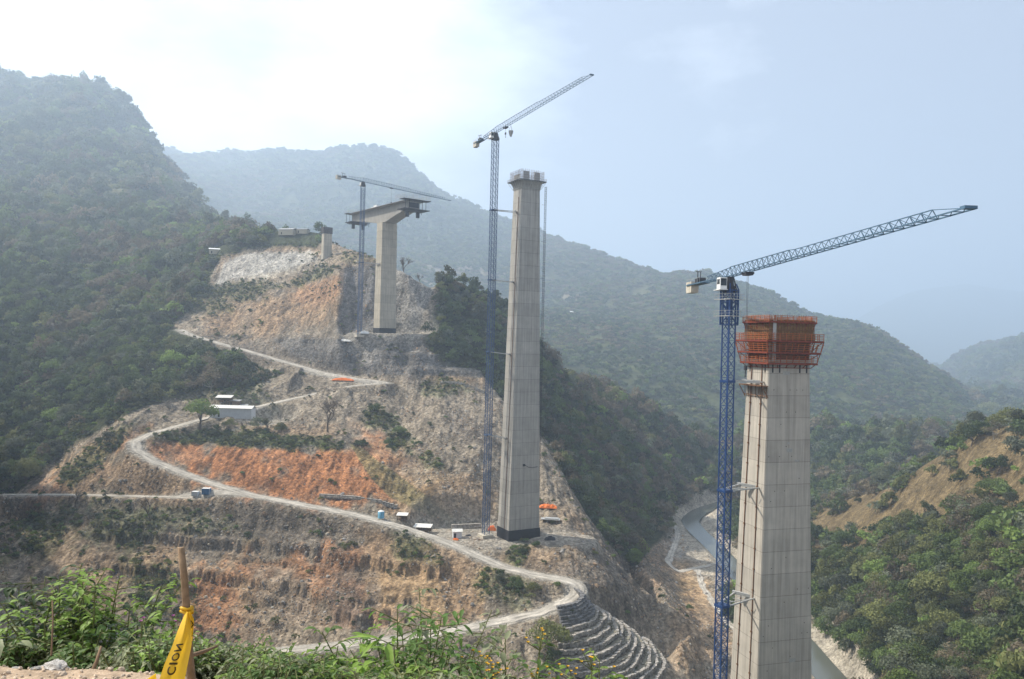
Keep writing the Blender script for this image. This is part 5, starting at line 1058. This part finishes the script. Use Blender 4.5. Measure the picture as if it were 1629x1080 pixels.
solo(820, 935, 336, 6.5, 0, 0, 'dark bush on the slope inside the hairpin, left', lift=.02); solo(850, 948, 332, 5.5, 2, 0, 'olive bush on the slope inside the hairpin, right', lift=.02); solo(795, 925, 339, 5.0, 5, 0, 'grey-green bush uphill inside the hairpin', lift=.02)
solo(232, 392, 1010, 17, 4, 1, 'bright lime-green tree standing out of the left forest', lift=.3); solo(198, 402, 1000, 14, 4, 0, 'smaller lime-green tree left of the brightest one', lift=.3)
solo(1010, 895, 470, 11, 4, 1, 'bright green tree at the foot of the wooded ridge', lift=.1)
solo(1545, 744, 455, 13, 0, 1, 'dark round tree on the crest of the dry pasture', lift=.25); solo(1580, 738, 440, 10, 3, 1, 'brown tree beside the dark crest tree on the pasture', lift=.25)
solo(1585, 800, 405, 11, 0, 0, 'dark clump in the middle of the dry pasture', lift=.2); solo(1470, 790, 450, 7, 1, 1, 'small green tree alone on the dry pasture slope', lift=.25)
solo(1365, 815, 575, 5, 0, 0, 'little dark bush at the pasture tip', lift=.05)

for px, py, Y, sz_, k_2, l_ in ((410, 690, 484, 8, 5, 'grey-green tree below the right end of the long shed'), (445, 694, 480, 8, 2, 'olive bushy tree in the green band, right of the shed'), (365, 690, 483, 7, 2, 'low olive bush below the middle of the long shed'), (575, 706, 470, 5, 0, 'dark bush at the right end of the green band'), (600, 655, 515, 8, 1, 'green bush in the middle of the grey rubble slope'), (636, 694, 490, 8, 1, 'green clump low on the grey rubble slope'), (300, 640, 545, 8, 1, 'green tree at the ravine edge left of the shelters'), (172, 712, 462, 8, 5, 'grey-green bush outside the left road bend'), (60, 735, 525, 10, 0, 'dark tree at the bottom of the left ravine')):
    solo(px, py, Y, sz_, k_2, px % 2, l_, lift=.08)
# ------------------------------------------------------------------ viewpoint bank, plants, stake and tape (metres)
def bank_z(x, y):
    e = 3.80 - .20 * np.clip((x + 2.2) / 1.2, 0, 1) - .7 * np.clip((x + 1.5) / 2.0, 0, 1) + .12 * vnoise(np.asarray(x) * 1.3, np.asarray(x) * 0 + 2.0, 9)
    t = np.maximum(y - e, 0); z = -1.66 - .66 * t - .25 * np.maximum(t - 1, 0) + .05 * fbm(np.asarray(x) * 1.1, np.asarray(y) * 1.1, 4, 801) + .03 * fbm(np.asarray(x) * 6, np.asarray(y) * 6, 3, 802); return z
xs = np.arange(-9, 9.01, .07); ys = np.concatenate([np.arange(-2, 2, .3), np.arange(2, 8, .05), np.arange(8, 46, .8)])
GX, GYb = np.meshgrid(xs, ys); GZ = bank_z(GX, GYb)
me = bpy.data.meshes.new('dirt_bank'); co = np.stack([GX, GYb, GZ], -1).reshape(-1, 3); n, m = GX.shape; idx = np.arange(n * m).reshape(n, m); q = np.stack([idx[:-1, :-1], idx[:-1, 1:], idx[1:, 1:], idx[1:, :-1]], -1).reshape(-1, 4)
me.vertices.add(len(co)); me.vertices.foreach_set('co', co.astype(np.float32).ravel()); me.loops.add(q.size); me.loops.foreach_set('vertex_index', q.ravel().astype(np.int32)); me.polygons.add(len(q)); me.polygons.foreach_set('loop_start', (np.arange(len(q)) * 4).astype(np.int32)); me.polygons.foreach_set('use_smooth', np.ones(len(q), bool)); me.update(calc_edges=True)
M_bank = mat('pale_dirt', base=(.40, .30, .21), rough=1, spec=.05, noise=[(3, .25), (14, .3)], vor=(22, .18), bump=(18, .02)); me.materials.append(M_bank); o = bpy.data.objects.new('ground_bank', me); COL.objects.link(o); o['kind'] = 'structure'; o['label'] = 'pale stony dirt at the edge of the viewpoint'
bz = lambda x, y: float(bank_z(np.array(x), np.array(y)))
def nearpt(px, py, y): u, v = uw(px, py); return Vector((u * y / F, y, v * y / F))
LG = {}
def lm(name, base, tr=.45): return mat(name, base=base, rough=.55, spec=.35, rnd=.22, trans=tr, noise=(9, .2))
LGm = [lm('fresh_leaf', (.21, .32, .055)), lm('mid_leaf', (.11, .19, .045)), lm('dusty_leaf', (.22, .24, .13), .3), lm('dark_leaf', (.05, .09, .03))]; M_stem = mat('green_stem', base=(.16, .17, .07), rough=.8); M_stemb = mat('brown_stem', base=(.20, .13, .08), rough=.9); M_yel = mat('yellow_petal', base=(.62, .36, .03), rough=.7, rnd=.2); M_pink = mat('mauve_petal', base=(.35, .12, .28), rough=.8)
def leaf(mb, p, d, up, L_, w_, droop=.35):
    d = d.normalized(); s_ = d.cross(up)
    if s_.length < 1e-3: s_ = Vector((1, 0, 0))
    s_.normalize(); u = s_.cross(d).normalized(); vs = [p]
    for t, ww in ((.25, .8), (.55, 1.0), (.82, .55)):
        c = p + d * L_ * t - Vector((0, 0, 1)) * (droop * L_ * t * t); vs += [c + s_ * w_ * ww / 2 + u * w_ * .14, c, c - s_ * w_ * ww / 2 + u * w_ * .14]
    vs.append(p + d * L_ - Vector((0, 0, 1)) * (droop * L_))
    mb.add(vs, [(0, 1, 2), (0, 2, 3), (1, 4, 5, 2), (2, 5, 6, 3), (4, 7, 8, 5), (5, 8, 9, 6), (7, 10, 8), (8, 10, 9)])
def leafy(h, seed, nst, L_, w_, dens, spread=.35, flower=None, side=True, base_r=.1):
    """stems, leaves and flowers of one plant, origin at its root"""
    r = random.Random(seed); st, lv, fl = MB(), MB(), MB()
    for s_ in range(nst):
        a = r.uniform(0, 6.28); hh_ = h * r.uniform(.6, 1.0) if s_ else h; tilt = r.uniform(.05, spread) if s_ else .05; b0 = Vector((math.cos(a), math.sin(a), 0)) * base_r * r.random()
        pts = [b0 + Vector((math.cos(a) * tilt * hh_ * t ** 1.5, math.sin(a) * tilt * hh_ * t ** 1.5, hh_ * t - .05)) + Vector((r.uniform(-.02, .02), r.uniform(-.02, .02), 0)) for t in (0, .25, .5, .75, 1)]
        st.tube(pts, [.010, .009, .007, .005, .003], 5); n = int(hh_ * dens)
        for i in range(n):
            t = .12 + .88 * (i + r.random()) / n; k = min(3, int(t * 4)); p = pts[k].lerp(pts[k + 1], t * 4 - k if t < 1 else 1); a2 = i * 2.4 + r.uniform(-.5, .5); d = Vector((math.cos(a2), math.sin(a2), r.uniform(-.1, .7)))
            if side and r.random() < .45:
                q = p + d.normalized() * r.uniform(.06, .2) * min(1, h + .3); st.tube([p, q], [.004, .002], 4)
                for j in range(4): a3 = a2 + r.uniform(-1.2, 1.2); leaf(lv, p.lerp(q, .4 + .2 * j), Vector((math.cos(a3), math.sin(a3), r.uniform(-.3, .6))), Vector((0, 0, 1)), L_ * r.uniform(.6, 1.1), w_ * r.uniform(.7, 1.1), r.uniform(.1, .7))
            else: leaf(lv, p, d, Vector((0, 0, 1)), L_ * r.uniform(.7, 1.2), w_ * r.uniform(.8, 1.15), r.uniform(.1, .8))
        if flower:
            for j in range(flower):
                c = pts[-1] + Vector((r.gauss(0, .045), r.gauss(0, .045), r.gauss(0, .03)))
                st.tube([pts[-1] - Vector((0, 0, .06)), c], [.003, .002], 4)
                for k in range(6): t = k * 1.047; leaf(fl, c, Vector((math.cos(t), math.sin(t), .9)), Vector((0, 0, 1)), .016, .011, .1)
    return st, lv, fl
def plant(px, top, y, seed, name, label, group, mt, nst=4, L_=.10, w_=.035, dens=26, spread=.35, flower=None, base_r=.1, col=None, x=None):
    p = nearpt(px, top, y); gz_ = bz(p.x, y); h = p.z - gz_ + .03
    if h < .12: h = .12
    e = empty(name, (p.x, y, gz_), 0, label, 'plant', group); st, lv, fl = leafy(h, seed, nst, L_, w_, dens, spread, flower, True, base_r); st.build('stems', M_stem, e); lv.build('leaves', mt, e, True)
    if flower: fl.build('flowers', M_yel if col is None else col, e)
    return e
A_ = 'leafy bushes at the left viewpoint edge'
plant(60, 903, 5.2, 1, 'leafy_bush', 'dark tall bush at the left edge, rising highest of all', None, LGm[3], 13, .07, .038, 32, .5, base_r=.25)
plant(95, 915, 4.9, 2, 'leafy_bush', 'bright green bush crowding the bottom left corner', None, LGm[0], 16, .07, .030, 38, .5, base_r=.25)
plant(160, 925, 5.0, 3, 'leafy_bush', 'fresh green bush sloping down right of the brightest bush', None, LGm[0], 14, .068, .030, 38, .55, base_r=.25)
plant(20, 930, 5.3, 4, 'leafy_bush', 'dark clump cut by the left picture border', None, LGm[3], 6, .09, .05, 22, .5, base_r=.2)
plant(35, 1000, 4.6, 5, 'broad_leaf_plant', 'low broad-leaved plant above the white stone', None, LGm[2], 5, .15, .07, 16, .6, base_r=.15)
plant(125, 990, 4.6, 55, 'leafy_bush', 'mid green bush low in front of the bright bushes', None, LGm[1], 13, .065, .030, 38, .6, base_r=.3)
plant(190, 975, 4.8, 56, 'leafy_bush', 'small dark bush between bright bush and ground cover', None, LGm[3], 7, .08, .035, 28, .55, base_r=.25)
plant(232, 975, 4.7, 6, 'thistle', 'small sprig with a mauve flower behind the tape', None, LGm[0], 3, .07, .03, 24, .3, flower=2, col=M_pink)
plant(645, 970, 4.9, 7, 'tall_leafy_weed', 'tallest drooping-leaved weed in the middle foreground', None, LGm[1], 12, .085, .032, 36, .5, base_r=.25)
plant(668, 990, 5.1, 8, 'tall_leafy_weed', 'weed with light green drooping leaves right of the tallest', None, LGm[2], 11, .085, .032, 34, .55, base_r=.25)
plant(612, 1000, 5.0, 9, 'tall_leafy_weed', 'shorter fresh green weed left of the tallest one', None, LGm[0], 10, .08, .030, 34, .55, base_r=.22)
plant(715, 1010, 4.9, 10, 'tall_leafy_weed', 'arching dark weed reaching over the lower road', None, LGm[1], 8, .085, .032, 32, .75, base_r=.2)
plant(640, 1035, 4.5, 11, 'blade_leaf_plant', 'plant with long bright strap-shaped leaves in the centre', None, LGm[0], 4, .24, .05, 12, .6)
plant(760, 1040, 4.6, 12, 'leafy_weed', 'low spreading weed right of the arching dark weed', None, LGm[1], 5, .08, .035, 28, .7)
plant(805, 1022, 4.8, 13, 'leafy_weed', 'pale green weed left of the yellow-flowered plant', None, LGm[2], 5, .10, .045, 24, .5)
plant(836, 1022, 4.6, 14, 'yellow_flower_plant', 'upright plant topped by yellow flowers, left one', None, LGm[1], 7, .07, .025, 32, .35, flower=8)
plant(930, 1042, 4.6, 15, 'yellow_flower_plant', 'yellow-flowered plant below the gabion terraces', None, LGm[0], 7, .08, .03, 30, .45, flower=6)
plant(975, 1052, 4.7, 16, 'leafy_weed', 'low green weed at the foot of the terraces, right end', None, LGm[0], 5, .08, .035, 26, .5)
plant(885, 1058, 4.5, 17, 'leafy_weed', 'low weed between the two yellow-flowered plants', None, LGm[1], 5, .08, .035, 26, .5)
plant(520, 1030, 4.7, 18, 'leafy_weed', 'small fresh weed at the right end of ground cover', None, LGm[0], 5, .08, .035, 28, .5)
plant(440, 1035, 4.7, 19, 'leafy_weed', 'mid green weed rising from the ground cover', None, LGm[1], 6, .075, .03, 28, .55)
# dense low plants along the edge, one mass
gp = []
for i in range(7):
    st, lv, fl = leafy(.34, 600 + i, 7, .052, .026, 52, .75, None, True, .08)
    if i in ():
        for _ in range(1): c = Vector((random.gauss(0, .09), random.gauss(0, .09), random.uniform(.25, .36))); [leaf(fl, c, Vector((math.cos(k * 1.26), math.sin(k * 1.26), .5)), Vector((0, 0, 1)), .02, .016, .1) for k in range(5)]
    mb = MB(); mb.v = list(st.v) + list(lv.v) + list(fl.v); mb.f = list(st.f) + [tuple(len(st.v) + k for k in f) for f in lv.f] + [tuple(len(st.v) + len(lv.v) + k for k in f) for f in fl.f]
    me = mb.mesh('sprig', [M_stem, LGm[(0, 1, 2, 1, 0, 2, 1)[i]], M_yel]); mi = [0] * len(st.f) + [1] * len(lv.f) + [2] * len(fl.f); me.polygons.foreach_set('material_index', mi); gp.append(me)
pts_ = []; g_ = np.random.default_rng(77)
def edge_top(px): return np.interp(px, [-40, 0, 100, 190, 240, 300, 340, 420, 520, 600, 700, 800, 1000], [1022, 1022, 1040, 1036, 1014, 1020, 1022, 1036, 1054, 1058, 1072, 1078, 1080])
while len(pts_) < 1600:
    px = g_.uniform(-40, 1010); y = g_.uniform(3.7, 5.6); u, v = uw(px, 1040); x = u * y / F; z = bz(x, y); v2 = (z + .30) / y * F; py_ = 540 - v2
    if py_ < edge_top(px): continue
    if px < 200 and y < 4.15 + .1 * g_.random(): continue
    pts_.append((x, y, z, (edge_top(px))))
pts_ = np.array(pts_)
# lift each sprig's height so that its tip reaches the edge line of the mass
sc_ = g_.uniform(.8, 1.25, len(pts_)); want = []
for (x, y, z, et), s0 in zip(pts_, sc_):
    top = (540 - et) * y / F; want.append(min(max(s0, 0), max(.6, min(2.6, (top - z) / .34 * g_.uniform(.75, 1.0)))) if (top - z) / .34 < 1.0 else min(2.6, (top - z) / .34 * g_.uniform(.7, 1.0)))
want = np.array(want); rr = np.zeros((len(pts_), 3)); rr[:, 2] = g_.uniform(0, 6.28, len(pts_)); rr[:, 0] = g_.normal(0, .2, len(pts_))
ss = np.stack([np.minimum(want, 1.25) * .95, np.minimum(want, 1.25) * .95, want], 1)
scatter('ground_cover', 'tangled low green undergrowth along the edge of the viewpoint', pts_[:, :3], rr, ss, g_.integers(0, 7, len(pts_)), protos('sprig', gp))
# stones
M_st = mat('pale_limestone', base=(.52, .49, .45), rough=1, noise=[(6, .25), (25, .2)], bump=(14, .02))
def stone(px, py, y, d, seed, label, zs_=.65):
    p = nearpt(px, py, y); me = rock_mesh(seed, M_st, 3); o = bpy.data.objects.new('stone', me); COL.objects.link(o); o.location = (p.x, y, bz(p.x, y) + d * .14); o.scale = (d, d * .8, d * zs_); o.rotation_euler = (0, 0, seed)
    g = random.Random(seed)
    for v in me.vertices: v.co *= 1 + .10 * math.sin(v.co.x * 9 + seed) * math.cos(v.co.y * 8)
    return tag(o, label, 'stone')
stone(88, 1058, 3.95, .20, 901, 'large pale stone lying on the dirt at bottom left'); stone(126, 1062, 4.0, .075, 902, 'small grey stone right of the large pale one'); stone(150, 1068, 3.95, .06, 903, 'dusky pebble near the brown stick'); stone(25, 1060, 4.0, .07, 904, 'flat light pebble at the left border', .3); stone(60, 1074, 3.82, .06, 905, 'small flat pebble under the large stone', .35)
pm_ = []; M_peb = mat('tan_pebble', base=(.50, .40, .30), rough=1, rnd=.3); pb_ = protos('pebble', [rock_mesh(910 + i, M_peb) for i in range(4)])
for _ in range(420): px = g_.uniform(-30, 260); y = g_.uniform(3.6, 4.5); u, v = uw(px, 1050); x = u * y / F; pm_.append((x, y, bz(x, y) + .003))
pm_ = np.array(pm_); s_ = g_.lognormal(-3.9, .45, len(pm_)); scatter('gravel', 'small stones scattered over the dirt at bottom left', pm_, g_.uniform(0, 6.28, (len(pm_), 3)), np.stack([s_] * 3, 1), g_.integers(0, 4, len(pm_)), pb_)
# stake with tape
M_stk = mat('weathered_stake', base=(.23, .16, .10), rough=.95, noise=[(8, .35), (40, .25)], bump=(30, .006)); M_tape = mat('yellow_tape', base=(.80, .50, .025), rough=.42, spec=.45, trans=.35, noise=(5, .08)); M_ink = mat('black_print', base=(.06, .04, .01), rough=.6)
y_ = 3.0; top = nearpt(288, 871, y_); mid = nearpt(297, 975, y_); bot = nearpt(307, 1110, y_ + .02); base = Vector((bot.x + .02, y_ + .03, bz(bot.x, y_) - .1)); top2 = top
st = MB(); pts = [base, base.lerp(bot, .8), bot, bot.lerp(mid, .5) + Vector((-.003, 0, 0)), mid, mid.lerp(top, .5) + Vector((.002, 0, 0)), top]; st.tube(pts, [.020, .019, .0175, .016, .0145, .0135, .0125], 9)
so = st.build('wooden_stake', M_stk, None, True); tag(so, 'weathered round wooden stake with yellow caution tape tied to it', 'stake')
# tape: a hanging folded strip, then its short knot tail
def strip(edge_l, edge_r, yl, yr, n=28, wav=.010, seed=0, th=.0012):
    mb = MB(); m_ = 8; r = random.Random(seed); ph = [r.uniform(0, 6) for _ in range(4)]
    def E(e, t): k = t * (len(e) - 1); i = min(int(k), len(e) - 2); f = k - i; return (e[i][0] * (1 - f) + e[i + 1][0] * f, e[i][1] * (1 - f) + e[i + 1][1] * f)
    def Sf(t, s_):
        a, b = E(edge_l, t), E(edge_r, t); yy = (yl[0] * (1 - t) + yl[1] * t) * (1 - s_) + (yr[0] * (1 - t) + yr[1] * t) * s_ + wav * (math.sin(s_ * 6.5 + ph[0] + t * 2) * (1 - .55 * t) + .5 * math.sin(s_ * 14 + ph[1] + 3 * t) * (1 - t) + .4 * math.sin(t * 9 + ph[2] + s_ * 2))
        return nearpt(a[0] * (1 - s_) + b[0] * s_, a[1] * (1 - s_) + b[1] * s_, yy)
    for i in range(n + 1):
        for j in range(m_ + 1): mb.v.append(tuple(Sf(i / n, j / m_)))
    for i in range(n):
        for j in range(m_): a = i * (m_ + 1) + j; mb.f.append((a, a + m_ + 1, a + m_ + 2, a + 1))
    return mb, Sf
te = empty('caution_tape', mid, 0, 'yellow plastic caution tape knotted to the wooden stake', 'tape')
def rel(mb): mb.v = [tuple(Vector(v) - mid) for v in mb.v]; return mb
mb1, Sf = strip([(296, 972), (284, 1000), (273, 1030), (262, 1055), (252, 1085), (240, 1130)], [(301, 975), (304, 1005), (305, 1025), (299, 1055), (292, 1090), (284, 1135)], (y_ - .03, y_ - .22), (y_ - .04, y_ - .16), seed=3)
rel(mb1).build('strip', M_tape, te, True)
mb2, Sf2 = strip([(298, 974), (303, 985), (304, 1005), (305, 1020)], [(303, 973), (309, 986), (307.5, 1005), (306, 1020)], (y_ - .035, y_ - .03), (y_ - .03, y_ - .02), n=10, wav=.003, seed=5); rel(mb2).build('fold', M_tape, te, True)
kn = MB(); kn.tube([mid + Vector((.021 * math.cos(a), .021 * math.sin(a) , .004 * math.sin(2 * a) + a * .002)) for a in [k * .6 for k in range(22)]], [.006] * 22, 6); rel(kn).build('knot', M_tape, te, True)
mb3, _ = strip([(246, 1074), (236, 1085), (225, 1100)], [(249, 1079), (243, 1090), (235, 1105)], (y_ - .2, y_ - .2), (y_ - .2, y_ - .2), n=6, wav=.002, seed=6)
mb3, _ = strip([(229, 1084), (240, 1076), (248, 1071)], [(229, 1100), (240, 1095), (249, 1082)], (y_ - .25, y_ - .22), (y_ - .25, y_ - .22), n=8, wav=.004, seed=6); rel(mb3).build('tail', M_tape, te, True)
# printed letters, seen through the back of the tape (flipped across the line of text)
def letters(chars, S_, t0, t1, s0, s1, off, name):
    W = {'C': .72, 'I': .19, 'O': .80, 'N': .74, 'A': .74}; tot = sum(W[c] for c in chars) + .16 * (len(chars) - 1); cur = 0
    for c in chars:
        tc_ = bpy.data.curves.new('glyph', 'FONT'); tc_.body = c; tc_.size = 1; tc_.offset = .022; tc_.resolution_u = 3; to = bpy.data.objects.new('glyph', tc_); COL.objects.link(to); bpy.context.view_layer.update(); dg = bpy.context.evaluated_depsgraph_get(); gm2 = bpy.data.meshes.new_from_object(to.evaluated_get(dg)); bpy.data.objects.remove(to)
        vx = [v.co.x for v in gm2.vertices]; vy = [v.co.y for v in gm2.vertices]; x0, x1, y0, y1 = min(vx), max(vx), min(vy), max(vy); wch = W[c] * (1.0); mb = MB()
        bm = bmesh.new(); bm.from_mesh(gm2); bmesh.ops.subdivide_edges(bm, edges=bm.edges[:], cuts=1); bm.verts.ensure_lookup_table()
        for v in bm.verts:
            a = (v.co.x - x0) / (x1 - x0); b = (v.co.y - y0) / (y1 - y0); t = t0 + (t1 - t0) * (cur + a * wch) / tot; s_ = s0 + (s1 - s0) * b
            p = Sf(t, s_) if S_ is None else S_(t, s_); n_ = -p.normalized() * off; v.co = p + n_ - mid
        bm.to_mesh(gm2); bm.free(); gm2.materials.clear(); gm2.materials.append(M_ink); o = bpy.data.objects.new(name, gm2); COL.objects.link(o); o.parent = te; cur += wch + .16
letters('CION', None, .72, .37, .20, .56, .006, 'printed_letter')
letters('CA', Sf2, .85, .35, .10, .95, .005, 'printed_letter')
# dry sticks
for i, (a, b, w_, l_) in enumerate((((143, 1076, 4.0), (161, 1028, 4.1), .012, 'short brown stick leaning out of the ground cover'), ((306, 1042, 3.4), (345, 1028, 3.6), .010, 'thin grey twig crossing behind the wooden stake'), ((82, 1022, 4.4), (83, 955, 4.5), .006, 'thin upright dry stalk in the left bush'))):
    s_ = MB(); A, B = nearpt(*a), nearpt(*b); s_.tube([A - (B - A) * .3, A.lerp(B, .5) + Vector((.006, 0, 0)), B], [w_, w_ * .8, w_ * .5], 6); tag(s_.build('dry_stick', M_stemb, None, True), l_, 'stick')
# ------------------------------------------------------------------ haze: one box of even air
def haze_box():
    x0, x1, y0, y1, z0, z1 = -9500, 14500, -60, 15600, -190 * S, HAZE_TOP
    me = bpy.data.meshes.new('haze'); v = [(a, b, c) for a in (x0, x1) for b in (y0, y1) for c in (z0, z1)]
    f = [(0, 1, 3, 2), (4, 6, 7, 5), (0, 4, 5, 1), (2, 3, 7, 6), (0, 2, 6, 4), (1, 5, 7, 3)]
    me.from_pydata(v, [], f); o = bpy.data.objects.new('haze', me); COL.objects.link(o); o['kind'] = 'stuff'; o['label'] = 'pale blue haze filling the valley'
    m = bpy.data.materials.new('haze_air'); m.use_nodes = True; t = m.node_tree; t.nodes.clear()
    pv = N(t, 'ShaderNodeVolumePrincipled'); pv.inputs['Density'].default_value = HAZE_DENSITY; pv.inputs['Color'].default_value = (0.64, 0.79, 0.98, 1); pv.inputs['Anisotropy'].default_value = 0.30
    mo = N(t, 'ShaderNodeOutputMaterial'); t.links.new(pv.outputs[0], mo.inputs['Volume']); me.materials.append(m)
haze_box()
